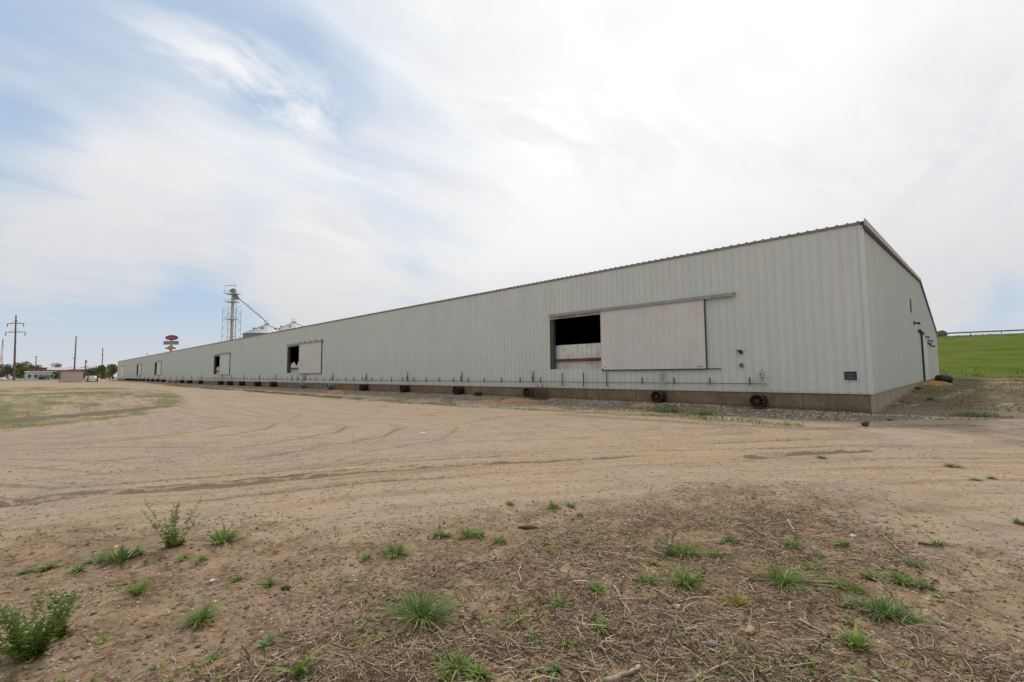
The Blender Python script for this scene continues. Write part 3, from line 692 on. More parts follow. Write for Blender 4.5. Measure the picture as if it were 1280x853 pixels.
# ---- conduit along the wall with upright stubs
FANX = [-3.42, -7.55, -15.35, -21.7, -28.1, -34.4, -40.8, -47.2, -55.9, -61.4, -67.7, -73.3, -78.1, -90.5, -97.9, -104.6, -110.5, -116.6, -122.9, -129.5, -136, -142.5, -149, -155.5, -162, -168.5, -175, -181.5]
cn = empty('air_pipe', (0, 0, 0), label='thin grey pipe running along the foot of the long white wall with upright stubs', cat='pipe')
M['pipe'] = mat('pipe_grey', (.17, .18, .175), .6, metal=.2)
MB().tube((-3.2, -.14, SID+.335), (-BL+12, -.14, SID+.335), .017, n=6).build('pipe', M['pipe'], cn)
cnt = 0; x = -3.78
M['stub'] = mat('stub_dark', (.075, .08, .08), .6)
proto = None
def stub(x, z0, z1, r):
    global cnt
    o = MB().box(-r, r, -r, r, z0, z1).build('stub', M['stub'], cn); o.location = (x, -.175, SID); cnt += 1; return o
sA = stub(-3.78, .27, .58, .022)
for i in range(1, 58):
    xx = -3.78-1.56*i
    if -14.2 < xx < -9.8: continue
    c = sA.copy(); COL.objects.link(c); c.location.x = xx
fA = None
for xx in (-13.17, -11.78, -10.38, -50.9, -49.3, -47.8, -81.8, -80.2):
    if fA is None: fA = stub(xx, .12, .83, .02)
    else: c = fA.copy(); COL.objects.link(c); c.location.x = xx
# standpipes with a small valve above each fan
M['pvc'] = mat('valve_pale', (.42, .42, .38), .6)
for i, fx in enumerate(FANX[:26]):
    sp_ = empty('standpipe', (fx+.10, -.15, SID), label=None, cat='standpipe', group='standpipes above the aeration fans' if i > 1 else None)
    sp_['label'] = 'pale standpipe with valve at the right end of the wall pipe' if i == 0 else ('pale standpipe under the right part of the sliding door' if i == 1 else 'slim dark standpipe rising above a fan against the white wall')
    MB().tube((0, -.03, .28), (.0, -.03, .95 if i > 1 else .9), .026 if i < 2 else .032, n=8).build('riser', M['stub'] if i > 1 else M['galv'], sp_)
    if i < 8:
        MB().tube((-.05, -.07, .62), (.03, -.07, .30), .03, .035, n=8).build('hose', M['pvc'] if i < 2 else M['stub'], sp_)
        if i < 2:
            v_ = MB().box(-.09, .05, -.12, -.03, .60, .78).build('valve', M['pvc'], sp_)
            MB().tube((-.03, -.14, .70), (-.03, -.12, .70), .028, n=10).build('knob', M['dark_steel'], v_)
            MB().box(-.06, .09, -.11, -.04, .26, .31).build('elbow', M['pvc'], sp_)
# ---- aeration fans
M['rust_dark'] = mat('rusty_iron', (.060, .041, .032), .8, metal=.2, var=.35, scale=14, tint=(.15, .075, .042), tscale=5, tamt=.7, bump=.4, bscale=60)
M['fan_blue'] = mat('fan_pale_blue', (.36, .42, .48), .5, var=.15, tint=(.2, .15, .1), tscale=4)
M['fan_white'] = mat('fan_white', (.72, .70, .64), .5, var=.08)
M['black'] = mat('black_void', (.012, .012, .012), .9)
def make_fan(body, x, label, group=None, R=.255, L=.5):
    z = gz(x, -.6)
    t = empty('aeration_fan', (x, -.62, z), label=label, cat='fan', group=group)
    c = (0, 0, R+.02)
    MB().shell(c, (0, 1, 0), [(0, R*.90), (-.02, R*.97), (-.02, R), (.06, R*1.02), (.06, R*.98), (L, R*.96), (L, R*.7)]).build('housing', body, t, True)
    MB().ring(c, (0, 1, 0), R, .022).build('front_rim', body, t, True)
    MB().shell(c, (0, 1, 0), [(.10, R*.97), (.12, R*.9), (.30, R*.5), (.3, .01)]).build('inlet_cone', M['rust_dark'], t, True)
    mo = MB().shell(c, (0, 1, 0), [(-.01, .01), (-.01, .075), (.02, .09), (.2, .09), (.22, .02)], 14).build('motor', M['rust_dark'], t, True)
    mb = MB()
    for i in range(7):
        a = 2*math.pi*i/7; ca, sa = math.cos(a), math.sin(a)
        p = lambda r, w, d: (r*ca-w*sa, .07+d, c[2]+r*sa+w*ca)
        mb.add([p(.08, -.02, 0), p(.08, .02, .03), p(R*.88, .045, .03), p(R*.88, -.045, -.01)], [(0, 1, 2, 3)])
    mb.build('fan_blades', M['rust_dark'], t)
    MB().box(-.05, .05, .1, .3, -.05, .05).build('foot', M['rust_dark'], t)
    MB().box(-.16, .16, L, L+.14, .08, R*2-.02).build('wall_duct', body, t)
    return t
fanL = {0: 'rusty round aeration fan nearest the building corner', 1: 'rusty round aeration fan below the sliding door beside green weeds', 2: 'dark aeration fan half hidden by dry stalks left of the open door',
        3: 'dark rusty fan right of a small black can at the wall foot', 4: 'dark rusty fan third to the left of the open door', 5: 'dark fan second to the right of the pale blue fans',
        6: 'pale blue fan just right of the second open door', 7: 'pale blue fan under the second sliding door'}
fanL[3] = 'dark rusty fan just left of a small black can at the wall foot'
fanL[4] = 'dark rusty fan midway between the two nearest open doors'
fanL[5] = 'dark rusty fan just right of the two pale blue fans'
for i, fx in enumerate(FANX):
    if i < 8: make_fan(M['fan_blue'] if i in (6, 7) else M['rust_dark'], fx, fanL[i], R=.27 if i > 1 else .255)
    elif i == 8:
        base = make_fan(M['rust_dark'], fx, 'small dark rusty fan in the row along the distant part of the wall', 'dark fans along the distant part of the wall', R=.31, L=.55)
    elif i == 16: make_fan(M['fan_white'], fx, 'white fan housing at the wall foot, right one of the white pair', R=.36)
    elif i == 17: make_fan(M['fan_white'], fx, 'white fan housing at the wall foot, left one of the white pair', R=.36)
    else:
        c = copy_tree(base); c.location = (fx, -.62+rnd.uniform(-.05, .08), gz(fx, -.6)-rnd.uniform(0, .06)); c.rotation_euler = (rnd.uniform(-.06, .06), rnd.uniform(-.1, .1), rnd.uniform(-.14, .14))
# ================================================================== debris at the wall
def mound(name, px0, px1, pyb, h, mat_, label, cat, wy=.5, seed=0):
    a, b = gpt(px0, pyb), gpt(px1, pyb); c = (a+b)/2; rx = np.linalg.norm(b-a)/2
    ang = math.atan2(b[1]-a[1], b[0]-a[0]); n, k = 34, 9; mb = MB(); v = []; f = []
    for j in range(k):
        t = j/(k-1)
        for i in range(n):
            th = 2*math.pi*i/n; w = 1+.22*math.sin(3*th+seed)+.12*math.sin(7*th+2*seed)
            X = math.cos(th)*rx*t*w; Y = math.sin(th)*wy*t*w
            Xw = c[0]+X*math.cos(ang)-Y*math.sin(ang); Yw = c[1]+X*math.sin(ang)+Y*math.cos(ang)
            hh = h*(1-t**1.6)*(.75+.5*float(fbm(np.array([Xw*3.]), np.array([Yw*3.]), 3)[0]))
            v.append((Xw-c[0], Yw-c[1], gz(Xw, Yw)-c[2]+hh-.015*(t > .95)))
    for j in range(k-1):
        for i in range(n): f.append((j*n+i, (j+1)*n+i, (j+1)*n+(i+1) % n, j*n+(i+1) % n))
    o = mb.add(v, f).build(name, mat_, smooth=True, loc=tuple(c)); tag(o, label, cat); return o
M['corn'] = mat('spilled_grain', (.42, .22, .075), .9, var=.25, scale=30, bump=.6, bscale=120, tint=(.26, .17, .09), tscale=4)
M['corn_r'] = mat('rotted_grain', (.29, .165, .08), .9, var=.3, scale=20, bump=.6, bscale=120, tint=(.17, .12, .08), tscale=4)
mound('grain_pile', 622, 668, 502, .16, M['corn'], 'orange spilled grain at the wall foot left of the dry stalks', 'grain pile', .5, 1)
mound('grain_pile', 786, 818, 507.5, .09, M['corn'], 'orange spilled grain left of the green weeds under the sliding door', 'grain pile', .28, 2)
mound('grain_pile', 412, 433, 491, .2, M['corn'], 'brownish spilled grain beside the right pale blue fan', 'grain pile', .5, 3)
mound('grain_pile', 596, 628, 503, .12, M['corn_r'], 'thin brownish grain spill right of the small black can', 'grain pile', .35, 5)
mound('grain_pile', 1151, 1190, 481, .28, M['corn'], 'bright orange grain heap beside the gable end door', 'grain pile', .9, 4)
# black drum by the gable end
p = gpt(1180, 479); dr = empty('plastic_drum', tuple(p), rz=.9, label='black drum lying behind the orange grain heap at the gable end', cat='drum')
MB().shell((0, 0, .30), (1, 0, 0), [(-.45, .01), (-.45, .26), (-.42, .29), (-.15, .29), (-.13, .31), (-.11, .29), (.11, .29), (.13, .31), (.15, .29), (.42, .29), (.45, .26), (.45, .01)], 20).build('drum_body', mat('black_plastic', (.018, .018, .02), .5), dr, True)
MB().tube((-.47, .12, .38), (-.44, .12, .38), .04).build('bung', M['dark_steel'], dr)
p = gpt(598, 495); cn_ = empty('black_can', tuple(p), rz=.3, label='small black can lying at the wall foot', cat='can')
MB().shell((0, 0, .13), (1, .2, 0), [(-.22, .01), (-.22, .12), (-.2, .13), (.2, .13), (.22, .12), (.22, .01)], 14).build('can_body', bpy.data.materials['black_plastic'], cn_, True)
MB().ring((.24, .05, .13), (1, .2, 0), .07, .008, 14, 5).build('can_handle', M['dark_steel'], cn_)
def lump(name, px, py, sx, sy, sz, m, label, cat, seed=0, rz=0., sub=3, jag=.25):
    p = gpt(px, py); d = depth(p)/FPX; r3 = np.random.RandomState(seed); V = []; F = []
    n, k = 12, 7
    for j in range(k):
        ph = math.pi*j/(k-1)
        for i in range(n):
            th = 2*math.pi*i/n; w = 1+jag*(r3.rand()-.5)
            V.append((math.sin(ph)*math.cos(th)*sx*d/2*w, math.sin(ph)*math.sin(th)*sy*d/2*w, sz*d*(.42-.5*math.cos(ph)*(1+jag*.4*(r3.rand()-.5)))))
    for j in range(k-1):
        for i in range(n): F.append((j*n+i, j*n+(i+1) % n, (j+1)*n+(i+1) % n, (j+1)*n+i))
    o = MB().add(V, F).build(name, m, loc=tuple(p)); o.rotation_euler = (0, 0, rz+YAW); tag(o, label, cat); return o
M['stone_pale'] = mat('pale_stone', (.50, .47, .42), .85, var=.15, scale=20, bump=.4)
M['stone_grey'] = mat('grey_stone', (.24, .23, .21), .85, var=.2, scale=20, bump=.4)
M['clod'] = mat('dark_clod', (.085, .062, .045), .95, var=.3, scale=20, bump=.6)
M['wood_tan'] = mat('tan_wood', (.36, .24, .14), .85, var=.15, scale=20)
M['orange'] = mat('orange_plastic', (.75, .36, .06), .5, var=.1)
lump('stone', 845, 759, 10, 8, 7, M['stone_pale'], 'white stone lying among the dry stalks in the foreground', 'stone', 1)
lump('stone', 891, 811, 11, 8, 9, M['stone_grey'], 'upright pale grey stone near the bottom edge among straw', 'stone', 2)
lump('stone', 1066, 671, 8, 7, 4, M['stone_pale'], 'flat pale stone behind the weeds at the right', 'stone', 3)
lump('stone', 265, 727, 7, 7, 4, M['stone_pale'], 'small pinkish pale stone above the round grass tuft', 'stone', 4)
lump('wood_block', 938, 790, 22, 10, 8, M['wood_tan'], 'short tan block of wood in the straw', 'wood block', 5, .9)
lump('dirt_clod', 1082, 533, 10, 6, 7, M['clod'], 'dark clod on the tan dirt in front of the building corner', 'clod', 6)
lump('dirt_clod', 1112, 526, 9, 6, 3, M['clod'], 'small flat dark clod near the gravel right of the building corner', 'clod', 16)
lump('dirt_clod', 1148, 487, 9, 6, 4, M['clod'], 'dark lump on the ground by the gable end wall', 'clod', 7)
lump('dirt_clod', 1163, 500, 7, 6, 3, M['clod'], 'dark clod in the rough ground right of the gable end', 'clod', 9)
lump('bark_piece', 660, 661, 27, 5, 4, M['clod'], 'long dark piece of bark lying on the tan dirt', 'bark', 8)
lump('bark_piece', 358, 735, 15, 6, 6, M['clod'], 'dark bark chunk left of centre in the foreground', 'bark', 10)
p = gpt(540, 519); od = empty('plastic_scrap', tuple(p), rz=1.0, label='crumpled orange plastic scrap on the dirt road', cat='litter'); od.scale = (.6, .6, .6)
MB().add([(-.22, -.1, .0), (.05, -.14, .02), (.24, -.02, .01), (.18, .12, .0), (-.1, .1, .03), (-.15, -.02, .12), (.02, -.03, .17), (.14, .02, .10), (.0, .08, .09)],
         [(0, 1, 5), (1, 6, 5), (1, 2, 7), (1, 7, 6), (2, 3, 7), (3, 8, 7), (3, 4, 8), (4, 0, 5), (4, 5, 8), (5, 6, 8), (6, 7, 8)]).build('sheet', M['orange'], od)
p = gpt(528, 542); od = empty('paper_scrap', tuple(p), rz=.7, label='flat white paper scrap on the dirt road', cat='litter'); od.scale = (.8, .8, .8)
MB().add([(-.14, -.05, .012), (.02, -.07, .02), (.13, -.03, .01), (.12, .06, .012), (-.02, .05, .03), (-.13, .05, .01)], [(0, 1, 4, 5), (1, 2, 3, 4)]).build('sheet', M['fan_white'], od)
# ================================================================== plants
M['leaf'] = mat('leaf_green', (.155, .235, .042), .6, var=.35, scale=6, trans=.3)
M['leaf_dark'] = mat('leaf_deep_green', (.110, .185, .040), .6, var=.35, scale=6, trans=.25)
M['leaf_grey'] = mat('leaf_grey_green', (.170, .235, .085), .65, var=.3, scale=6, trans=.25)
M['leaf_olive'] = mat('leaf_olive', (.27, .23, .05), .65, var=.3, scale=6, trans=.3)
M['stem'] = mat('weed_stem', (.13, .16, .06), .7, var=.2)
M['flower'] = mat('small_white_flower', (.62, .60, .50), .6)
M['flower_y'] = mat('yellow_flower', (.75, .42, .03), .6)
M['straw'] = mat('dry_straw', (.36, .27, .18), .9, var=.35, scale=2.5, coords='Object')
M['stick'] = mat('grey_stick', (.33, .27, .21), .9, var=.3, scale=8)
M['stick_d'] = mat('dark_stick', (.12, .085, .06), .9, var=.3, scale=8)
def blade(mb, p, az, h, w, bend, seg=3, cup=0.):
    d = Vector((math.cos(az), math.sin(az), 0)); s = Vector((-d.y, d.x, 0)); v = []; f = []
    for i in range(seg+1):
        t = i/seg; c = Vector(p)+d*(bend*h*t**1.5)+Vector((0, 0, h*(t-.35*bend*t*t)))
        ww = w*(1-t**1.6)*(.55+1.2*t*(1-t)*1.6)+.0004
        v += [c-s*ww, c+s*ww]
    for i in range(seg): f.append((2*i, 2*i+1, 2*i+3, 2*i+2))
    mb.add(v, f)
def leafq(mb, p, d, L, w, droop=.2):
    d = Vector(d).normalized(); s = d.cross(Vector((0, 0, 1)));
    if s.length < .1: s = Vector((1, 0, 0))
    s.normalize(); p = Vector(p); m_ = p+d*L*.5+Vector((0, 0, L*.06)); e = p+d*L-Vector((0, 0, L*droop))
    mb.add([p, m_-s*w, e, m_+s*w], [(0, 1, 2, 3)])
def tuft(px, py, wpx, hpx, label, m='leaf', dens=1., kind='grass'):
    p = gpt(px, py); k = depth(p)/FPX; w, h = wpx*k*.95, hpx*k*1.0
    mb = MB(); n = int((26+w*(320 if kind == 'grass' else 170))*dens)
    for i in range(n):
        r = rnd.random()**.6*w*.28; a = rnd.uniform(0, 6.283); az = a+rnd.uniform(-.6, .6)
        r *= 1+.5*math.sin(2*a+px); q = (r*math.cos(a), r*math.sin(a)*.8, gz(p[0]+r*math.cos(a), p[1]+r*math.sin(a)*.8)-p[2]-.004)
        if kind == 'grass': blade(mb, q, az, h*rnd.uniform(.3, 1.05), rnd.uniform(.0022, .0048)*(1+.8*(rnd.random() < .3)), rnd.uniform(.3, 1.8))
        else: blade(mb, q, az, h*rnd.uniform(.4, .9), rnd.uniform(.005, .011), rnd.uniform(.5, 1.8))
    nd = int(n*.12)
    for i in range(nd):
        a = rnd.uniform(0, 6.283); r = w*.3*rnd.random(); nf_ = len(mb.f); blade(mb, (r*math.cos(a), r*math.sin(a), .0), a, h*rnd.uniform(.3, .7), .0022, rnd.uniform(1., 2.2))
        for q_ in range(nf_, len(mb.f)): mb.m[q_] = 1
    for i in range(int(n*.25)):
        a = rnd.uniform(0, 6.283); r = w*.42*rnd.random()**.7; leafq(mb, (r*math.cos(a), r*math.sin(a), .002), (math.cos(a), math.sin(a), rnd.uniform(.1, .8)), rnd.uniform(.012, .032), rnd.uniform(.003, .007))
    o = mb.build('grass_tuft' if kind == 'grass' else 'leafy_weed', [M[m], M['straw']], loc=tuple(p)); tag(o, label, 'grass tuft' if kind == 'grass' else 'weed', 'low weeds and tufts in the dirt'); return o
def tallweed(px, py, wpx, hpx, label, nst=8, flowers=None, m='leaf_grey', leafL=.045, spread=1., bushy=False):
    p = gpt(px, py); k = depth(p)/FPX; w, h = wpx*k, hpx*k
    root = empty('flowering_weed', tuple(p), label=label, cat='weed')
    st, lf, fl = MB(), MB(), MB()
    for i in range(nst):
        a = i*2.4+rnd.uniform(-.4, .4); R = w/2*rnd.uniform(.45, 1.)*spread; hh = h*rnd.uniform(.55, 1.); b0 = w*.10
        s0 = Vector((b0*math.cos(a)*rnd.random(), b0*math.sin(a)*rnd.random(), -.01)); pts = []
        for j in range(7):
            t = j/6; pts.append(s0+Vector((math.cos(a)*R*t**1.3, math.sin(a)*R*t**1.3*.8, hh*t))+Vector((rnd.uniform(-1, 1), rnd.uniform(-1, 1), 0))*.006)
        st.path(pts, [.0028*(1-.6*j/6) for j in range(7)], 4)
        nl = int(18+hh*85)
        for j in range(nl):
            t = rnd.random()**(1.25 if not bushy else 1.0)*.97; q = pts[min(5, int(t*6))].lerp(pts[min(6, int(t*6)+1)], t*6-int(t*6))
            b = rnd.uniform(0, 6.283); L_ = leafL*(1.25-.85*t)*rnd.uniform(.7, 1.2)
            leafq(lf, q, (math.cos(b), math.sin(b), rnd.uniform(.2, .9)), L_, L_*.17)
        # side branches near the top
        for j in range(4):
            t = rnd.uniform(.6, .95); q = pts[int(t*6)]; b = rnd.uniform(0, 6.283)
            e = q+Vector((math.cos(b)*.03, math.sin(b)*.03, .045)); st.tube(q, e, .0015, .001, 3)
            for z in range(5):
                b2 = rnd.uniform(0, 6.283); leafq(lf, q.lerp(e, rnd.random()), (math.cos(b2), math.sin(b2), .6), leafL*.4, leafL*.07)
            if flowers:
                for z in range(3):
                    c = e+Vector((rnd.uniform(-.008, .008), rnd.uniform(-.008, .008), rnd.uniform(-.004, .006))); r = .0032
                    fl.add([c+Vector((r, 0, 0)), c+Vector((0, r, 0)), c-Vector((r, 0, 0)), c-Vector((0, r, 0)), c+Vector((0, 0, r)), c-Vector((0, 0, r))],
                           [(0, 1, 4), (1, 2, 4), (2, 3, 4), (3, 0, 4), (1, 0, 5), (2, 1, 5), (3, 2, 5), (0, 3, 5)])
    st.build('stem', M['stem'], root); lf.build('foliage', M[m], root)
    if fl.f: tag(fl.build('flower', M[flowers], root), kind='stuff')
    return root
tallweed(215, 686, 78, 68, 'tall spindly weed with upright seed stalks on the left foreground', 9, None, 'leaf', .05)
tallweed(38, 820, 112, 82, 'big bushy weed with tiny white flowers at the left edge', 26, 'flower', 'leaf', .055, bushy=True)
tallweed(76, 792, 34, 64, 'slender flowering stalk behind the big bushy weed', 5, 'flower', 'leaf', .05)
tallweed(836, 694, 14, 46, 'thin upright leafy stem left of centre right foreground', 2, None, 'leaf_grey', .05)
bpy.data.objects['flowering_weed.003']['label'] = 'single thin upright leafy stem beside the two bright tufts'
def broad(px, py, wpx, hpx, label, n=14, m='leaf', wid=.014, flower=None):
    p = gpt(px, py); k = depth(p)/FPX; w, h = wpx*k, hpx*k; root = empty('leafy_weed', tuple(p), label=label, cat='weed'); mb = MB()
    for i in range(n):
        a = rnd.uniform(0, 6.283); r = w*.22*rnd.random()
        blade(mb, (r*math.cos(a), r*math.sin(a), -.005), a+rnd.uniform(-.4, .4), h*rnd.uniform(.4, 1.), wid*rnd.uniform(.6, 1.2), rnd.uniform(.4, 1.5), 5)
    mb.build('foliage', M[m], root)
    if flower:
        f_ = MB()
        for i in range(2):
            c = Vector((-.04+.07*i, -.03, h*(.62+.15*i))); MB().shell(c, (0, 0, 1), [(0, .001), (.002, .013), (.006, .010), (.008, .001)], 8).build('flower', M[flower], root)
    return root
broad(280, 677, 52, 30, 'broad-leaved deep green weed right of the spindly weed', 46, 'leaf', .013)
broad(150, 703, 56, 26, 'spreading leafy weed with a yellow flower left of the spindly weed', 60, 'leaf_dark', .011, 'flower_y')
broad(122, 702, 36, 18, 'low grey-green weed at the left end of the leafy clump', 36, 'leaf_grey', .010)
broad(172, 696, 34, 18, 'low grey-green weed between the yellow-flowered and spindly weeds', 30, 'leaf_grey', .010)
broad(372, 842, 42, 46, 'weed with a few long jagged leaves at the bottom left', 9, 'leaf', .020)
broad(385, 850, 18, 16, 'small dark rosette at the foot of the long-leaved weed', 12, 'leaf_dark', .012)
broad(1070, 808, 34, 30, 'broad-leaved weed in the bottom right among straw', 26, 'leaf', .016)
TU = [(248, 776, 34, 24, 'round bright grass tuft alone in the left foreground', 'leaf', 1.3), (495, 694, 40, 22, 'wide grass tuft left of centre on the tan dirt', 'leaf', 1.1),
 (528, 776, 62, 44, 'largest grass tuft, dark green, in the centre foreground', 'leaf_dark', 1.5), (60, 710, 20, 14, 'small tuft left of the grey-green weed at the left', 'leaf', 1),
 (97, 716, 26, 12, 'low flat tuft below the grey-green weed at the left', 'leaf', 1), (172, 738, 26, 20, 'bright tuft below the spindly weed', 'leaf', 1), (30, 716, 16, 10, 'faint tuft near the left edge above the bushy weed', 'leaf_grey', 1),
 (458, 700, 14, 11, 'tiny tuft just left of the wide tuft on the tan dirt', 'leaf', 1), (552, 671, 26, 14, 'left one of the row of tufts above centre', 'leaf', 1), (583, 671, 26, 17, 'middle one of the row of tufts above centre', 'leaf', 1),
 (600, 671, 14, 12, 'right one of the row of tufts above centre', 'leaf', 1), (625, 679, 16, 10, 'small tuft right of the row above centre', 'leaf', 1), (638, 631, 12, 7, 'tiny tuft far out on the tan dirt, left of a pair', 'leaf', 1),
 (690, 635, 18, 10, 'left tuft of a pair beyond the dark bark', 'leaf', 1), (714, 634, 14, 10, 'right tuft of a pair beyond the dark bark', 'leaf', 1), (725, 645, 10, 7, 'tiny tuft below the pair beyond the bark', 'leaf', 1),
 (547, 828, 16, 14, 'small round tuft at the bottom, left of three', 'leaf', 1), (573, 839, 28, 26, 'tallest of three tufts at the bottom edge', 'leaf', 1.3), (599, 843, 24, 22, 'rightmost of three tufts at the bottom edge', 'leaf', 1.2),
 (556, 851, 22, 12, 'pale tuft cut by the bottom edge', 'leaf', 1), (700, 761, 24, 16, 'tuft on the left border of the straw', 'leaf', 1), (746, 741, 24, 15, 'tuft just left of the long pale stick', 'leaf', 1),
 (645, 781, 18, 10, 'pale small tuft on the bare dirt left of the straw', 'leaf', 1), (750, 788, 20, 18, 'narrow bright tuft in the straw right of centre', 'leaf', 1), (744, 773, 14, 10, 'small tuft above the narrow bright tuft', 'leaf_grey', 1),
 (670, 801, 18, 12, 'faded tuft in thin straw near the bottom centre', 'leaf_grey', .8), (694, 842, 20, 14, 'dark rosette at the bottom centre', 'leaf_dark', 1), (670, 841, 12, 12, 'tiny tuft left of the dark bottom rosette', 'leaf', 1),
 (806, 729, 26, 16, 'bright tuft left of the bark and pale tuft group', 'leaf', 1.1), (856, 731, 38, 24, 'full bright tuft right of the dark stick', 'leaf', 1.3), (814, 704, 20, 9, 'olive patch of grass above the bright tuft', 'leaf_olive', 1),
 (855, 692, 34, 22, 'full bright tuft beside the thin upright stem', 'leaf', 1.2), (911, 678, 24, 12, 'dark low tuft at the far border of the straw', 'leaf_dark', 1), (943, 682, 12, 8, 'tiny tuft right of the dark low tuft', 'leaf', 1),
 (895, 694, 24, 11, 'low tuft between the upright stem and the big right tuft', 'leaf', 1), (992, 684, 20, 16, 'upright tuft behind the big right tuft', 'leaf', 1), (1055, 682, 20, 11, 'pale tuft beside the flat pale stone', 'leaf', 1),
 (1022, 695, 20, 11, 'faint grey-green tuft right of the big right tuft', 'leaf_grey', 1), (980, 728, 46, 32, 'big bright tuft with long blades in the right foreground', 'leaf', 1.5), (1016, 712, 26, 13, 'flat tuft touching the right side of the big bright tuft', 'leaf', 1),
 (922, 755, 26, 18, 'yellowish olive tuft in the straw', 'leaf_olive', 1.2), (1046, 732, 24, 14, 'bright tuft left of a pair near the right', 'leaf', 1), (1071, 737, 24, 14, 'bright tuft right of a pair near the right', 'leaf', 1),
 (1087, 722, 16, 18, 'slim upright tuft left of the right-hand clump', 'leaf', 1), (1125, 727, 24, 20, 'dense tuft in the right-hand clump', 'leaf', 1.3), (1140, 707, 24, 14, 'grey-green tuft at the top of the right-hand clump', 'leaf_grey', 1), (1152, 733, 26, 14, 'low dark tuft at the right end of the clump', 'leaf_dark', 1),
 (1107, 768, 78, 26, 'wide dark patch of fine grass at the right', 'leaf_dark', 1.4), (1178, 746, 16, 9, 'lone tiny tuft right of the wide grass patch', 'leaf', 1), (1173, 683, 14, 10, 'pale tuft near the right-hand stick', 'leaf', 1),
 (1190, 584, 18, 11, 'upright tuft far out on the bare dirt at right', 'leaf_olive', 1), (1219, 600, 16, 6, 'flat tuft far out at right, left of another', 'leaf', 1), (1240, 598, 12, 6, 'small tuft nearest the right edge on bare dirt', 'leaf', 1), (1275, 655, 14, 12, 'tuft cut by the right edge of the view', 'leaf', 1),
 (1027, 573, 12, 7, 'tiny tuft in front of the dark rut near the building corner', 'leaf', 1), (335, 808, 30, 14, 'faded grey-green tuft left of the long-leaved weed', 'leaf_grey', .9), (228, 700, 20, 9, 'low tuft just below the spindly weed', 'leaf', .8),
 (250, 702, 16, 9, 'low tuft right below the broad-leaved weed', 'leaf', .8), (335, 731, 14, 11, 'small tuft right of the round bright tuft', 'leaf', 1), (297, 724, 12, 8, 'tiny tuft by the pinkish stone', 'leaf', 1), (265, 826, 16, 9, 'tiny tuft below the round bright tuft', 'leaf', 1), (12, 812, 24, 12, 'bright low leaves at the foot of the bushy weed, left edge', 'leaf', 1)]
for i, a in enumerate(TU): tuft(a[0], a[1], a[2], a[3], a[4], a[5], a[6], 'leafy' if i % 5 in (0, 1, 3) and 12 < a[2] < 32 else 'grass')
# weeds at the wall
def wallweed(px, py, wpx, hpx, label, m='leaf_dark', n=120):
    p = gpt(px, py); k = depth(p)/FPX; w, h = wpx*k, hpx*k; mb = MB()
    for i in range(n):
        x = rnd.gauss(0, .27)*w; y = rnd.gauss(0, .12)*w; a = rnd.uniform(0, 6.283); c, s = math.cos(YAW*.2), math.sin(YAW*.2)
        for j in range(3): leafq(mb, (x*c-y*s, x*s+y*c, rnd.uniform(0, h*.8)*math.exp(-(x/w*2)**2)), (math.cos(a+j*2), math.sin(a+j*2), rnd.uniform(-.1, .9)), rnd.uniform(.04, .09), .018)
    o = mb.build('wall_weeds', M[m], loc=tuple(p)); tag(o, label, 'weeds', None); return o
wallweed(833, 515, 44, 12, 'dark green weed clump under the fan below the sliding door', 'leaf_dark', 260)
wallweed(880, 519, 44, 8, 'low weed clump in the gravel left of the nearest fan', 'leaf', 180)
wallweed(560, 503, 18, 7, 'green weed on the gravel bank below a dark fan', 'leaf_dark', 80)
wallweed(505, 500, 60, 5, 'thin line of weeds along the bank edge near mid wall', 'leaf_dark', 160)
wallweed(1225, 521, 60, 6, 'dark weeds along the gravel edge at the far right', 'leaf_dark', 160)
# dry stalks over the third fan
p = gpt(672, 500); mb = MB(); rt_ = empty('dry_stalks', tuple(p), label='clump of dead grey stalks over the fan left of the open door', cat='dead weeds')
for i in range(80):
    a = rnd.uniform(0, 6.283); x0 = rnd.uniform(-.45, .5); h = rnd.uniform(.35, .85)
    q = Vector((x0, rnd.uniform(-.15, .5), 0)); e = q+Vector((math.cos(a)*.15, math.sin(a)*.15, h)); mb.path([q, q.lerp(e, .5)+Vector((.02, 0, .02)), e], [.009, .007, .005], 4)
    for j in range(5):
        b = rnd.uniform(0, 6.283); s_ = q.lerp(e, rnd.uniform(.4, 1)); mb.tube(s_, s_+Vector((math.cos(b)*.06, math.sin(b)*.06, .05)), .003, .006, 4)
mb.build('stalks', mat('dead_stalk', (.13, .10, .075), .95, var=.3, scale=20), rt_)
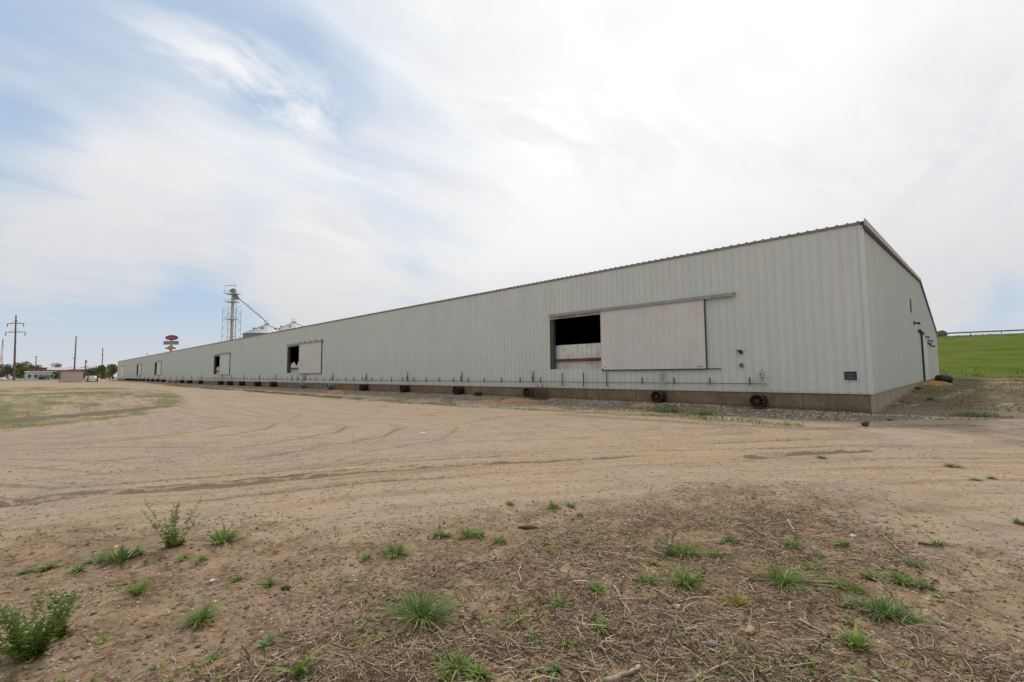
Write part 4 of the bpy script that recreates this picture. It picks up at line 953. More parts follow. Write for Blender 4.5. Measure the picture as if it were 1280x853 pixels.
# ================================================================== scattered stuff
def in_view(x, y, rmax, margin=40):
    d = np.stack([x, y, np.zeros_like(x)], 1)-CAM; z = d@FW; px = 640+FPX*(d@RT)/np.maximum(z, .01); py = 426.5-FPX*(d@UP)/np.maximum(z, .01)
    return (z > .3) & (px > -margin) & (px < 1280+margin) & (py < 853+margin*2)
def scatter(n, rmin, rmax, pw=1.):
    a = RS.uniform(-1.0, 1.0, n)+math.atan2(FW[1], FW[0]); r = rmin*(rmax/rmin)**(RS.rand(n)**pw)
    return CAM[0]+r*np.cos(a), CAM[1]+r*np.sin(a), r
def stones(name, x, y, size, m, label_kind='stuff'):
    n = len(x); base = np.array([(1, 0, 0), (0, 1, 0), (-1, 0, 0), (0, -1, 0), (0, 0, .8), (0, 0, -.6), (.6, .6, .35), (-.6, .55, .3), (-.55, -.6, .35), (.6, -.6, .3)])
    T = np.array([(0, 6, 4), (6, 1, 4), (1, 7, 4), (7, 2, 4), (2, 8, 4), (8, 3, 4), (3, 9, 4), (9, 0, 4), (0, 1, 6), (1, 2, 7), (2, 3, 8), (3, 0, 9)])
    V = base[None]*(1+.5*(RS.rand(n, 10, 1)-.5)); V = V*size[:, None, None]*np.stack([RS.uniform(.6, 1.3, n), RS.uniform(.6, 1.1, n), RS.uniform(.4, .8, n)], 1)[:, None, :]
    a = RS.uniform(0, 6.28, n); c, s = np.cos(a)[:, None], np.sin(a)[:, None]
    X = V[..., 0]*c-V[..., 1]*s; Y = V[..., 0]*s+V[..., 1]*c
    z = terrain(x, y); W_ = np.stack([X+x[:, None], Y+y[:, None], V[..., 2]+z[:, None]+size[:, None]*.12], -1).reshape(-1, 3)
    F = (T[None]+np.arange(n)[:, None, None]*10).reshape(-1, 3)
    o = npmesh(name, W_, F, m); tag(o, kind='stuff'); return o
# pebbles and clods on the foreground dirt
def rand_mat(name, stops, rough=.9):
    m = bpy.data.materials.new(name); m.use_nodes = True; t = m.node_tree; t.nodes.clear(); q = G(t)
    out = N(t, 'ShaderNodeOutputMaterial'); b = N(t, 'ShaderNodeBsdfPrincipled'); ri = N(t, 'ShaderNodeNewGeometry').outputs['Random Per Island']
    cr = N(t, 'ShaderNodeValToRGB'); e = cr.color_ramp.elements; e[0].position = stops[0][0]; e[0].color = stops[0][1]+(1,); e[1].position = stops[-1][0]; e[1].color = stops[-1][1]+(1,)
    for p_, c_ in stops[1:-1]:
        k = e.new(p_); k.color = c_+(1,)
    t.links.new(ri, cr.inputs[0]); t.links.new(cr.outputs[0], b.inputs['Base Color']); b.inputs['Roughness'].default_value = rough; b.inputs['Specular IOR Level'].default_value = .15
    t.links.new(b.outputs[0], out.inputs[0]); return m
x, y, r = scatter(60000, 1.8, 15, .8); mk = pmask(x, y, MULCH, .4); k = in_view(x, y, 13) & (RS.rand(len(x)) < (.22+.6*mk)*(.3+1.2*sst(fbm(x*1.3+30, y*1.3, 3), .4, .65))); x, y, r = x[k], y[k], r[k]
stones('pebbles', x, y, .0035+.009*RS.rand(len(x))**3+.0006*r, rand_mat('pebble_mix', [(0, (.10, .075, .055)), (.45, (.20, .15, .11)), (.75, (.28, .22, .16)), (.86, (.36, .31, .25)), (1, (.52, .47, .40))]))
x, y, r = scatter(9000, 1.8, 9, .8); mk = pmask(x, y, MULCH, .3); k = in_view(x, y, 9) & (RS.rand(len(x)) < (.05+.9*mk)); x, y, r = x[k], y[k], r[k]
stones('dirt_crumbs', x, y, .006+.016*RS.rand(len(x))**2.5, rand_mat('crumb_mix', [(0, (.085, .055, .036)), (.5, (.16, .108, .068)), (1, (.26, .18, .115))]))
# gravel bank
n = 16000; x = -RS.rand(n)**1.8*34+3.0; y = -RS.rand(n)**1.3*4.3-.02; ok = (pmask(x, y, STRIP, .3) > .4) & ((x < 0) | (y < -.1))
x, y = x[ok], y[ok]; ok = fbm(x*1.2, y*1.2, 3) > .38; x, y = x[ok], y[ok]
stones('gravel', x, y, .018+.035*RS.rand(len(x))**1.5, rand_mat('gravel_mix', [(0, (.13, .10, .07)), (.4, (.27, .225, .17)), (.8, (.42, .365, .29)), (1, (.55, .50, .43))]))
n = 9000; x = RS.uniform(.2, 24, n); y = 1+RS.rand(n)**1.3*32; ok = (fbm(x*.8, y*.5, 3) > .45) & (pmask(x, y, SIDE_R, .3) > .5); x, y = x[ok], y[ok]
stones('rough_clods', x, y, .02+.06*RS.rand(len(x))**2.5, rand_mat('rough_clod_mix', [(0, (.06, .045, .03)), (.6, (.13, .10, .065)), (.9, (.26, .21, .16)), (1, (.45, .40, .34))]))
# loose straw
def straws(name, x, y, L, w, m, pitch=.25):
    n = len(x); a = RS.uniform(0, 6.28, n); tl = RS.normal(0, pitch, n)*.5; d = np.stack([np.cos(a)*np.cos(tl), np.sin(a)*np.cos(tl), np.sin(tl)], 1)
    s = np.stack([-np.sin(a), np.cos(a), np.zeros(n)], 1); z = terrain(x, y)+w*1.2+np.abs(np.sin(tl))*L*.5
    c = np.stack([x, y, z], 1); bend = s*(RS.normal(0, .10, n)*L)[:, None]+np.array([0, 0, 1.])*(RS.rand(n)*L*.06)[:, None]
    P0 = c-d*L[:, None]/2; P1 = c+bend; P2 = c+d*L[:, None]/2; up = np.array([0, 0, 1.])
    V = []
    for P_, ww in ((P0, 1.), (P1, 1.), (P2, .55)):
        V += [P_-s*(w*ww)[:, None], P_+up*(w*ww*1.2)[:, None], P_+s*(w*ww)[:, None]]
    V = np.stack(V, 1).reshape(-1, 3); T = []
    for k in (0, 3):
        for i in range(3): j = (i+1) % 3; T.append((k+i, k+j, k+3+j, k+3+i))
    F = (np.array(T)[None]+np.arange(n)[:, None, None]*9).reshape(-1, 4)
    o = npmesh(name, V, F, m); tag(o, kind='stuff'); return o
sm = rand_mat('straw_mix', [(0, (.08, .055, .035)), (.35, (.19, .135, .085)), (.65, (.34, .25, .165)), (.88, (.48, .38, .27)), (1, (.60, .51, .39))])
x, y, r = scatter(170000, 1.8, 8.5, .8); m2 = pmask(x, y, MULCH2, .55); cl = sst(fbm(x*2.2, y*2.2, 3), .36, .62)
k = in_view(x, y, 8.5) & (RS.rand(len(x)) < m2*(.15+.85*cl)); x, y, r = x[k], y[k], r[k]
straws('straw_litter', x, y, .015+.11*RS.rand(len(x))**2.6, .0012+.0026*RS.rand(len(x))**2, sm, .4)
x, y, r = scatter(30000, 1.8, 12, .8); m2 = pmask(x, y, MULCH, .5); k = in_view(x, y, 12) & (RS.rand(len(x)) < .10+.45*m2*sst(fbm(x*1.5, y*1.5, 3), .35, .65)); x, y = x[k], y[k]
straws('plant_litter', x, y, .02+.08*RS.rand(len(x))**2, .0012+.002*RS.rand(len(x)), sm, .2)
x, y, r = scatter(1500, 1.9, 6.5, .8); m2 = pmask(x, y, MULCH2, .4); k = in_view(x, y, 7) & (RS.rand(len(x)) < m2); x, y = x[k], y[k]
straws('twig_litter', x, y, .10+.22*RS.rand(len(x))**1.5, .0025+.0035*RS.rand(len(x)), sm, .12)
# creeping seedlings and flat leaves between the tufts
x, y, r = scatter(9000, 1.9, 9, .8); cl = sst(fbm(x*1.7+50, y*1.7, 4), .47, .70)*pmask(x, y, MULCH, .3)*(.35+.65*pmask(x, y, MULCH2, .4)); k = in_view(x, y, 9) & (RS.rand(len(x)) < cl); x, y = x[k], y[k]
n = len(x)*7; x = np.repeat(x, 7)+RS.normal(0, .012, n); y = np.repeat(y, 7)+RS.normal(0, .012, n); z = terrain(x, y)+.003; a = RS.uniform(0, 6.28, n); L_ = RS.uniform(.008, .040, n); w_ = L_*.22; up_ = RS.uniform(.05, .9, n)*L_
d_ = np.stack([np.cos(a)*L_, np.sin(a)*L_, up_], 1); s_ = np.stack([-np.sin(a)*w_, np.cos(a)*w_, 0*a], 1); B_ = np.stack([x, y, z], 1)
o = npmesh('seedlings', np.stack([B_, B_+d_*.5+s_, B_+d_, B_+d_*.5-s_], 1).reshape(-1, 3), np.arange(n*4).reshape(n, 4), rand_mat('seedling_mix', [(0, (.08, .11, .03)), (.5, (.15, .21, .05)), (.85, (.22, .24, .08)), (1, (.25, .19, .10))])); tag(o, kind='stuff')
# individual sticks
def stick(p0, p1, rpx, m, label):
    a, b = gpt(*p0), gpt(*p1); k = depth((a+b)/2)/FPX; c = (a+b)/2; r = rpx*k/2; mb = MB(); pts = []
    n = 6
    for i in range(n+1):
        t = i/n; q = a+(b-a)*t; q = q+np.array([0, 0, r*1.1])+np.append(RS.normal(0, .0045, 2), 0)*(0 < i < n)
        q[2] = max(q[2], gz(q[0], q[1])+r*.6); pts.append(Vector(tuple(q-c)))
    mb.path(pts, [r*(1-.45*i/n) for i in range(n+1)], 7)
    s = pts[3]; mb.tube(s, s+Vector((rnd.uniform(-.04, .04), rnd.uniform(-.04, .04), .02)), r*.5, r*.2, 5)
    o = mb.build('stick', M[m], smooth=True, loc=tuple(c)); tag(o, label, 'stick'); return o
stick((767, 736), (789, 771), 3.2, 'stick', 'pale straight stick slanting beside the tuft right of centre')
stick((806, 728), (840, 755), 4, 'stick_d', 'dark stick between two bright tufts')
stick((1000, 777), (1046, 803), 3.6, 'stick', 'long pale stick left of the bottom right weed')
stick((928, 816), (986, 833), 3.2, 'stick', 'pale stick near the bottom edge, right of the grey stone')
stick((855, 858), (912, 832), 4.6, 'stick', 'thick pale forked stick at the bottom edge')
stick((756, 858), (800, 844), 7, 'stick', 'thick weathered branch end cut by the bottom edge')
stick((985, 654), (993, 669), 3, 'stick', 'short upright pale stick at the far border of the straw')
stick((988, 752), (986, 770), 3, 'stick', 'short pale stick below the big bright tuft')
stick((870, 726), (880, 717), 7, 'stick_d', 'short dark chunk of branch beside the full bright tuft')
stick((930, 658), (956, 672), 2.6, 'stick_d', 'dark twig between the far tufts at the right')
stick((1148, 681), (1180, 688), 3.4, 'stick_d', 'dark stick left of the pale tuft near the right')
stick((1106, 672), (1130, 694), 2.2, 'stick', 'thin pale twig above the right-hand clump')
stick((598, 818), (634, 836), 2.8, 'stick_d', 'dark bent twig right of the bottom tufts')
stick((680, 838), (616, 848), 3, 'stick', 'pale twig lying at the bottom centre')
stick((508, 809), (521, 784), 1.8, 'stick', 'thin pale root below the largest tuft')
stick((452, 800), (484, 780), 1.6, 'stick', 'thin pale straw left of the largest tuft')
stick((636, 800), (668, 822), 2.6, 'stick_d', 'dark twig left of the faded tuft')
stick((865, 788), (925, 782), 2.0, 'stick', 'long thin straw left of the tan wood block')
stick((1120, 775), (1060, 760), 2.6, 'stick_d', 'dark stalk crossing the wide grass patch')
stick((745, 812), (800, 845), 3.6, 'stick_d', 'long dark branch in the bottom straw')
# grass blades on the left patches and verge
def grassfield(name, polyf, n, box_, h, m):
    x = RS.uniform(box_[0], box_[1], n); y = RS.uniform(box_[2], box_[3], n); k = RS.rand(n) < polyf(x, y); x, y = x[k], y[k]; n = len(x)
    z = terrain(x, y); a = RS.uniform(0, 6.28, n); hh = h*(.4+.8*RS.rand(n)); w = hh*.10; lean = RS.uniform(.2, .9, n)*hh
    s = np.stack([-np.sin(a), np.cos(a), 0*a], 1); d = np.stack([np.cos(a), np.sin(a), 0*a], 1); B = np.stack([x, y, z-.005], 1); up = np.array([0, 0, 1.])
    V = np.stack([B-s*w[:, None], B+s*w[:, None], B+d*(lean*.4)[:, None]+up*(hh*.7)[:, None]+s*(w*.6)[:, None], B+d*lean[:, None]+up*hh[:, None]], 1).reshape(-1, 3)
    F = np.arange(n*4).reshape(n, 4); o = npmesh(name, V, F, m); tag(o, kind='stuff'); return o
gm_ = rand_mat('grass_mix', [(0, (.10, .13, .03)), (.5, (.17, .21, .05)), (.8, (.24, .25, .08)), (1, (.32, .27, .14))])
near_strip = [(-17.5, -24), (-18.9, -20.9), (-21.0, -18.6), (-23.5, -16.5)]
def fL(x, y):
    gg = pmask(x, y, GRASS_L, .5)*sst(fbm(x*.3, y*.8, 4), .46, .62)*.4
    return np.maximum(gg, 1.0*np.exp(-((pdist(x, y, near_strip)[0])/.7)**2)*sst(fbm(x*.9, y*1.5, 3), .4, .6)*.8)
grassfield('verge_grass', fL, 150000, (-60, -16, -30, -9), .05, gm_)
verge = [(-1.5, -4.3), (-5, -4.2), (-9, -4.4), (-13, -4.9), (-18.4, -5.3), (-29, -5.2), (-50, -4.7), (-61, -4.8), (-95, -4.2)]
grassfield('bank_grass', lambda x, y: np.exp(-((pdist(x, y, verge)[0])/.45)**2)*sst(fbm(x*.6+5, y*1.2, 3), .34, .55)*.9, 120000, (-95, -1, -7, -3), .08, gm_)
grassfield('side_grass', lambda x, y: np.exp(-((pdist(x, y, [(1.2, 2.8), (3, 3.5), (7, 3.8), (12, 3.6)])[0])/.5)**2)*sst(fbm(x*.9, y*.9, 3), .4, .6)+.25*pmask(x, y, SIDE_R, .5)*sst(fbm(x*.9+4, y*.3, 4), .48, .62)*1.6, 90000, (0.3, 26, 1, 40), .09, gm_)
def fF(x, y):
    d = np.abs(pdist(x, y, LEVEE)[0]); return (np.exp(-((d-39)/4.5)**2)*sst(fbm(x*.35, y*.35, 3), .35, .6)+np.exp(-((d-1.2)/.8)**2)*.35)*(y < 200)
def levee_z(x, y):
    d = -pdist(x, y, LEVEE)[0]; return .42+9.0*np.clip((38-d)/38, 0, 1)
def farfield():
    n = 90000; x = RS.uniform(-8, 45, n); y = RS.uniform(70, 140, n); k = RS.rand(n) < fF(x, y); x, y = x[k], y[k]; n = len(x)
    z = np.where(np.abs(pdist(x, y, LEVEE)[0]) < 38, levee_z(x, y)-.1, .40); a = RS.uniform(0, 6.28, n); hh = RS.uniform(.1, .38, n); w = .05+0*x
    s = np.stack([-np.sin(a), np.cos(a), 0*a], 1); B = np.stack([x, y, z-.05], 1); T_ = B+np.stack([np.cos(a)*.2, np.sin(a)*.2, hh], 1)
    o = npmesh('levee_weeds', np.stack([B-s*w[:, None], B+s*w[:, None], T_+s*.02, T_-s*.02], 1).reshape(-1, 3), np.arange(n*4).reshape(n, 4), rand_mat('levee_weed_mix', [(0, (.06, .09, .02)), (.5, (.12, .155, .03)), (1, (.22, .19, .08))])); tag(o, kind='stuff')
farfield()
# ================================================================== far background
# guardrail on the levee crest
M['rail'] = mat('guardrail_steel', (.16, .18, .20), .6, metal=.4)
i0 = int(np.argmin(np.hypot(LX+30, LY-120))); i1 = int(np.argmin(np.hypot(LX-70, LY-135)))
gr = empty('guardrail', (float(LX[i0]), float(LY[i0]), 9.4), label='long steel guardrail on the crest of the green levee', cat='guardrail')
mb = MB(); bp = []
for i in range(i0, i1+1): bp.append(Vector((LX[i]+LNX[i]*.2-LX[i0], LY[i]+LNY[i]*.2-LY[i0], .62)))
for a, b in zip(bp[:-1], bp[1:]):
    s = (b-a).cross(Vector((0, 0, 1))).normalized()*.04
    for dz0, dz1, o0, o1 in ((-.16, -.09, 0, 1), (-.09, -.02, 1, 0), (-.02, .05, 0, 1), (.05, .14, 1, 0)):
        mb.add([a+s*o0+Vector((0, 0, dz0)), b+s*o0+Vector((0, 0, dz0)), b+s*o1+Vector((0, 0, dz1)), a+s*o1+Vector((0, 0, dz1))], [(0, 1, 2, 3)])
mb.build('rail', M['rail'], gr)
pm = None; dd = 0
for a, b in zip(bp[:-1], bp[1:]):
    dd += (b-a).length
    if dd > 3.8:
        dd = 0
        if pm is None: pm = MB().box(-.06, .06, .04, .16, -1.1, .1).build('post', M['rail'], gr); pm.location = b
        else: c = pm.copy(); COL.objects.link(c); c.location = b
# trees
def tree(px, dep, pyt, pyb, wpx, label, col, n=500, name='broadleaf_tree', trunk=True, group=None):
    b = far(px, dep); top = far(px, dep, pyt); k = dep/FPX; w = wpx*k; h = top[2]; zb = max(0., far(px, dep, pyb)[2]) if pyb else 0.
    root = empty(name, (b[0], b[1], 0), label=label, cat='tree' if trunk else 'bush', group=group); w *= 1.25*dep/math.hypot(b[0]-CAM[0], b[1]-CAM[1])*1.08; r4 = random.Random(int(px*7+dep))
    if trunk:
        mb = MB(); mb.path([Vector((0, 0, -.2)), Vector((.1, 0, h*.3)), Vector((.2, .1, h*.75))], [h*.03, h*.022, h*.008], 7)
        for i in range(6):
            a = r4.uniform(0, 6.28); mb.tube((.1, 0, h*r4.uniform(.3, .5)), (math.cos(a)*w*.32, math.sin(a)*w*.32, h*r4.uniform(.55, .85)), h*.01, h*.004, 5)
        mb.build('trunk', M['stick_d'], root)
    lobes = []
    for i in range(9): a = r4.uniform(0, 6.28); q = r4.uniform(0, .33); lobes.append((math.cos(a)*q*w, math.sin(a)*q*w, h*r4.uniform(.22 if trunk else .2, .80), w*r4.uniform(.14, .25)))
    lobes.append((0, 0, h*.78, w*.2)); V = []; F = []; mb = MB(); s = w*.030+.10
    for i in range(n):
        l = r4.choice(lobes); u = Vector((r4.gauss(0, 1), r4.gauss(0, 1), r4.gauss(0, 1))).normalized()*(l[3]*r4.random()**.4)
        zl = min((h-l[2])*.98, l[3]); c = Vector((l[0]+u.x, l[1]+u.y, max(.1*h, l[2]+u.z/l[3]*max(zl, .15*h))))
        a = Vector((r4.gauss(0, 1), r4.gauss(0, 1), r4.gauss(0, 1))).normalized(); b2 = a.orthogonal().normalized()*s*r4.uniform(.5, 1.2); a = a*s*r4.uniform(.5, 1.2)
        mb.add([c-a, c+b2, c+a*.8, c-b2*.9], [(0, 1, 2, 3)])
    mb.build('crown', col, root); return root
def crown_mat(name, base): return rand_mat(name, [(0, tuple(c*.5 for c in base)), (.5, base), (1, tuple(c*1.6 for c in base))], .8)
cg, cd_, cp, co, cdm = crown_mat('crown_fresh', (.17, .225, .075)), crown_mat('crown_dark', (.14, .165, .09)), crown_mat('crown_pale', (.24, .26, .19)), crown_mat('crown_olive', (.18, .195, .105)), crown_mat('crown_hazy', (.22, .26, .24))  # distance haze is put into these paler, greyer crown colours
tree(31, 300, 450.5, 470, 26, 'fresh green tree right behind the tall transmission pole', cg, 1300)
tree(10, 310, 454.5, 470, 24, 'dark olive tree left of the transmission pole', cd_, 1100)
tree(-8, 310, 453, 470, 26, 'olive tree cut by the left edge of the view', co, 900)
tree(72, 420, 452.5, 468, 17, 'pale round tree rising behind the grey roofs', cp, 700)
tree(44, 330, 455, 470, 16, 'dull green tree beside the brown brick building', co, 600)
tree(141, 205, 453.8, 472, 18, 'bright green tree touching the far end of the warehouse', cg, 1500)
tree(127, 215, 456, 472, 20, 'green tree behind the thin pole near the warehouse end', crown_mat('crown_mid', (.145, .20, .08)), 1500)
tree(114, 225, 459.5, 472, 18, 'dark low tree behind the white van', cd_, 900)
tree(104, 240, 461, 472, 12, 'dark small tree at the right end of the block shed', cd_, 500)
tree(68.5, 245, 464, 471.5, 8, 'round dark green shrub left of the block shed', crown_mat('crown_deep', (.035, .075, .025)), 400, 'round_shrub', False)
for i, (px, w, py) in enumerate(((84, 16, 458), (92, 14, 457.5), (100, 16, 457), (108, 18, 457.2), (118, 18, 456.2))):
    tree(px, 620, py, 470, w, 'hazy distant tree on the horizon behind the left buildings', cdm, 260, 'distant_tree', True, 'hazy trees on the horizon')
# tree just behind the levee
b = far(1176, 140, 413); rt_ = empty('broadleaf_tree', (b[0], b[1], 0), label='small green treetop showing above the levee beside the gable end', cat='tree')
MB().tube((0, 0, 0), (0, 0, b[2]-.5), .25, .06, 7).build('trunk', M['stick_d'], rt_); mb = MB(); r4 = random.Random(5)
for i in range(500):
    u = Vector((r4.gauss(0, 1), r4.gauss(0, 1), r4.gauss(0, 1))).normalized()*r4.random()**.4; c = Vector((u.x*1.5, u.y*1.5, b[2]-1.5+u.z*1.5)); a = Vector((r4.gauss(0, 1), r4.gauss(0, 1), r4.gauss(0, 1))).normalized(); b2 = a.orthogonal()*.22
    mb.add([c-a*.2, c+b2, c+a*.2, c-b2], [(0, 1, 2, 3)])
mb.build('crown', crown_mat('crown_levee', (.13, .17, .06)), rt_)
for px, w, py, dp in ((24, 20, 461, 300), (3, 20, 462, 305), (58, 18, 463, 345), (119, 14, 464, 240), (134, 14, 463, 225), (108, 12, 465, 260)):
    tree(px, dp, py, 473, w, 'low scrubby bush in the thicket at the foot of the left trees', co if px < 60 else cd_, 700, 'scrub_bush', False, 'scrub bushes under the left trees')
# oriented frame helper for far things facing the camera
def facing(px, dep):
    b = far(px, dep); return b, YAW
def house(name, px0, px1, dep, pyt, pyb, label, wallm, roofm, dpt=8., wins=(), roofh=.6, winm=None, cat='building', awn=None, rise=0.):
    pc = (px0+px1)/2; b = far(pc, dep); k = dep/FPX; w = (px1-px0)*k; h = far(pc, dep, pyt)[2]
    dx_, dy_ = b[0]-CAM[0], b[1]-CAM[1]; ct_ = dep/math.hypot(dx_, dy_); w *= ct_; root = empty(name, (b[0], b[1], 0), rz=math.atan2(dy_, dx_)-math.pi/2, label=label, cat=cat)
    wl_ = MB().box(-w/2, w/2, 0, dpt, -.2, h-roofh).build('wall', wallm, root)
    o = .35
    if rise: 
        MB().add([(-w/2-o, -o, h-roofh), (w/2+o, -o, h-roofh), (w/2+o, dpt+o, h-roofh), (-w/2-o, dpt+o, h-roofh), (-w/2-o, dpt/2, h), (w/2+o, dpt/2, h)], [(0, 1, 5, 4), (2, 3, 4, 5), (0, 3, 2, 1), (0, 4, 3), (1, 2, 5)]).build('roof', roofm, root)
    else: MB().box(-w/2-o, w/2+o, -o, dpt+o, h-roofh+.003, h).build('roof', roofm, root)
    for (u0, u1, z0, z1) in wins:
        f_ = MB().box(-w/2+u0*w, -w/2+u1*w, -.06, .02, z0*h, z1*h).build('window', winm or M['dark_steel'], root)
        MB().box(-w/2+u0*w+.08, -w/2+u1*w-.08, -.09, -.062, z0*h+.08, z1*h-.08).build('pane', M['glass'], f_)
    return root
M['glass'] = mat('dark_glass', (.04, .05, .06), .15, spec=.6)
M['blue'] = mat('blue_awning', (.14, .14, .26), .6); M['white'] = mat('white_paint', (.58, .58, .56), .7)
M['shopwall'] = mat('shop_wall', (.42, .43, .41), .8); M['brick'] = mat('brown_brick', (.22, .13, .10), .85); M['greyroof'] = mat('grey_roof', (.42, .40, .40), .8)
M['pinkblock'] = mat('pinkish_block', (.50, .42, .37), .85, var=.06)
M['darkroof'] = mat('brown_roof', (.10, .075, .065), .85)
hs = house('shop', 31, 70, 268, 464.2, 471.5, 'low white shop with a blue awning beyond the road', M['shopwall'], M['white'], 10, [(.58, .64, .08, .55), (.70, .76, .08, .55), (.1, .2, .25, .6), (.3, .4, .25, .6), (.46, .54, .25, .6), (.84, .92, .25, .6)], .5)
w_ = 39*268/FPX*.71; MB().add([(-.05*w_, -1.2, 1.9), (.32*w_, -1.2, 1.9), (.32*w_, -.07, 2.7), (-.05*w_, -.07, 2.7), (-.05*w_, -1.2, 1.8), (.32*w_, -1.2, 1.8)], [(0, 1, 2, 3), (4, 5, 1, 0)]).build('awning', M['blue'], hs)
house('brick_building', 34, 58, 300, 459.6, 471, 'brown brick building behind the white shop', M['brick'], M['darkroof'], 14, [(.15, .25, .6, .8), (.4, .5, .6, .8), (.65, .75, .6, .8)], .4)
house('warehouse_shed', 49, 84, 330, 459.2, 471, 'wide pale grey roof behind the white shop', M['brick'], M['greyroof'], 16, [(.2, .3, .2, .5), (.6, .7, .2, .5)], 2.0, rise=1)
house('warehouse_shed', 84, 112, 345, 459.6, 471, 'pale pinkish low building behind the block shed', M['pinkblock'], M['greyroof'], 16, [(.2, .3, .2, .5), (.6, .7, .2, .5)], 1.4, rise=1)
sh = house('block_shed', 76.5, 104, 131, 463.0, 478, 'small windowless pinkish block shed on the dirt left of the warehouse', M['pinkblock'], M['darkroof'], 5, (), .18)
mb = MB()
for i in range(12): mb.box(-2.2, 2.2, -.012, 0, .22+i*.28, .235+i*.28)
mb.build('block_course', mat('mortar', (.30, .25, .215), .9), sh)
MB().box(2.2, 2.3, 1.2, 2.2, 0, 2.0).build('door', M['white'], sh)
# posts
def post(px, dep, pyt, wpx, label, m, cat='post', cap=True):
    b = far(px, dep); h = far(px, dep, pyt)[2]; r = wpx*dep/FPX/2; rt = empty('post', (b[0], b[1], 0), label=label, cat=cat)
    MB().tube((0, 0, -.3), (0, 0, h), r, r*.9, 8).build('shaft', m, rt)
    if cap: MB().tube((0, 0, h+.002), (0, 0, h+.08), r*1.2, r*.6, 8).build('cap', m, rt)
    return rt
M['post_b'] = mat('brown_post', (.14, .085, .06), .9); M['post_g'] = mat('grey_post', (.20, .19, .15), .9)
post(74.6, 128, 463.5, 1.1, 'dark slim post at the left side of the block shed', M['post_g'])
post(110, 140, 466, 1.3, 'brown post between the block shed and the white van', M['post_b'])
post(122, 140, 467, 1.7, 'thick brown post right of the white van', M['post_b'])
post(137.5, 150, 471, 1.0, 'short post left of a pair beside the warehouse end', M['post_g'])
post(142, 150, 471, .8, 'short post right of a pair beside the warehouse end', M['post_g'])
# rusty low pipe rack between posts
a, b = far(106, 138), far(123, 138); rk = empty('steel_beam', tuple(a), rz=math.atan2(b[1]-a[1], b[0]-a[0]), label='long rusty orange beam lying between the brown posts', cat='beam'); L_ = float(np.hypot(*(b-a)[:2]))
MB().box(0, L_, -.1, .1, .02, .10).box(0, L_, -.03, .03, .10, .26).box(0, L_, -.1, .1, .26, .32).build('beam', mat('orange_rust', (.33, .15, .07), .85), rk)
# vehicles
def vehicle(px, dep, name, label, cat, body, van=False, rz=0., L=4.6):
    b = far(px, dep); root = empty(name, (b[0], b[1], 0), rz=YAW+rz, label=label, cat=cat); W2 = .9; H = 2.0 if van else 1.5
    prof = [(-L/2, .35), (-L/2, .95), (-L/2+.2, 1.0), (-L/2+.5, H) if van else (-L/2+.7, H), (L/2-1.6 if van else L/2-1.8, H), (L/2-1.1, 1.05), (L/2-.05, .9), (L/2, .35)]
    n = len(prof); mb = MB(); v = [(x, -W2*(.85 if z > 1.1 else 1), z) for x, z in prof]+[(x, W2*(.85 if z > 1.1 else 1), z) for x, z in prof]
    mb.add(v, [(i, (i+1) % n, n+(i+1) % n, n+i) for i in range(n)]+[tuple(range(n)), tuple(reversed(range(n, 2*n)))]).build('body', body, root)
    for s in (-1, 1):
        MB().add([(-L/2+.75, s*(W2*.86+.02), 1.12), (L/2-1.7, s*(W2*.86+.02), 1.12), (L/2-1.9, s*(W2*.85+.01), H-.12), (-L/2+.85, s*(W2*.85+.01), H-.12)], [(0, 1, 2, 3)]).build('side_window', M['glass'], root)
        for x in (-L/2+.85, L/2-.85):
            wh = MB().tube((x, s*(W2-.2), .33), (x, s*(W2+.02), .33), .33, n=16).build('wheel', M['black'], root)
            MB().tube((x, s*(W2+.022), .33), (x, s*(W2+.04), .33), .18, n=12).build('rim', M['galv'], wh)
        MB().box(L/2-.03, L/2+.02, s*.65-.15, s*.65+.15, .62, .78).build('headlight', M['fan_white'], root)
    return root
vehicle(116, 190, 'parked_van', 'white van parked between the brown posts and the trees', 'van', mat('white_car', (.6, .6, .58), .4), True, .2, 4.8)
vehicle(55.5, 258, 'parked_car', 'dark car parked in front of the white shop', 'car', mat('black_car', (.02, .022, .025), .4), False, .1)
vehicle(2, 262, 'parked_car', 'white car by the road at the left edge of the view', 'car', bpy.data.materials['white_car'], False, .1)
# utility poles
M['pole'] = mat('weathered_pole', (.16, .13, .105), .9, var=.2); M['insul'] = mat('insulator', (.12, .13, .14), .5)
def upole(px, dep, pyt, pxt, wpx, label, arms=(), name='utility_pole', trans=False, pyb=None):
    b = far(px, dep); t = far(pxt, dep, pyt); k = dep/FPX; root = empty(name, (b[0], b[1], 0), label=label, cat='utility pole'); T = Vector((t[0]-b[0], t[1]-b[1], t[2])); r = wpx*k/2
    MB().tube((0, 0, -.5), T, r*1.25, r*.7, 10).build('pole', M['pole'], root); rt3 = Vector((RT[0], RT[1], 0)).normalized()
    for (py, xl, xr, hang) in arms:
        f = (far(pxt, dep, py)[2])/T.z; c = T*f; a = c+rt3*(xl*k); b2 = c+rt3*(xr*k)
        ar = MB().tube(a, b2, r*.42, n=6).build('crossarm', M['pole'], root)
        up_ = Vector((0, 0, abs(xr)*k*.30)); MB().tube(c+up_, c+rt3*(xl*k*.75), r*.16, n=4).tube(c+up_, c+rt3*(xr*k*.75), r*.16, n=4).build('brace', M['insul'], ar)
        for e in (a, b2):
            if hang: MB().shell(e, (0, 0, -1), [(0, .02)]+[(j*.25*k*hang*1.2, .10 if j % 2 else .22) for j in range(1, 9)]+[(.25*k*hang*11, .02)], 8).build('insulator', M['insul'], root)
            else: MB().tube(e, e+Vector((0, 0, .35)), .08, .05, 6).build('insulator', M['insul'], root)
    return root
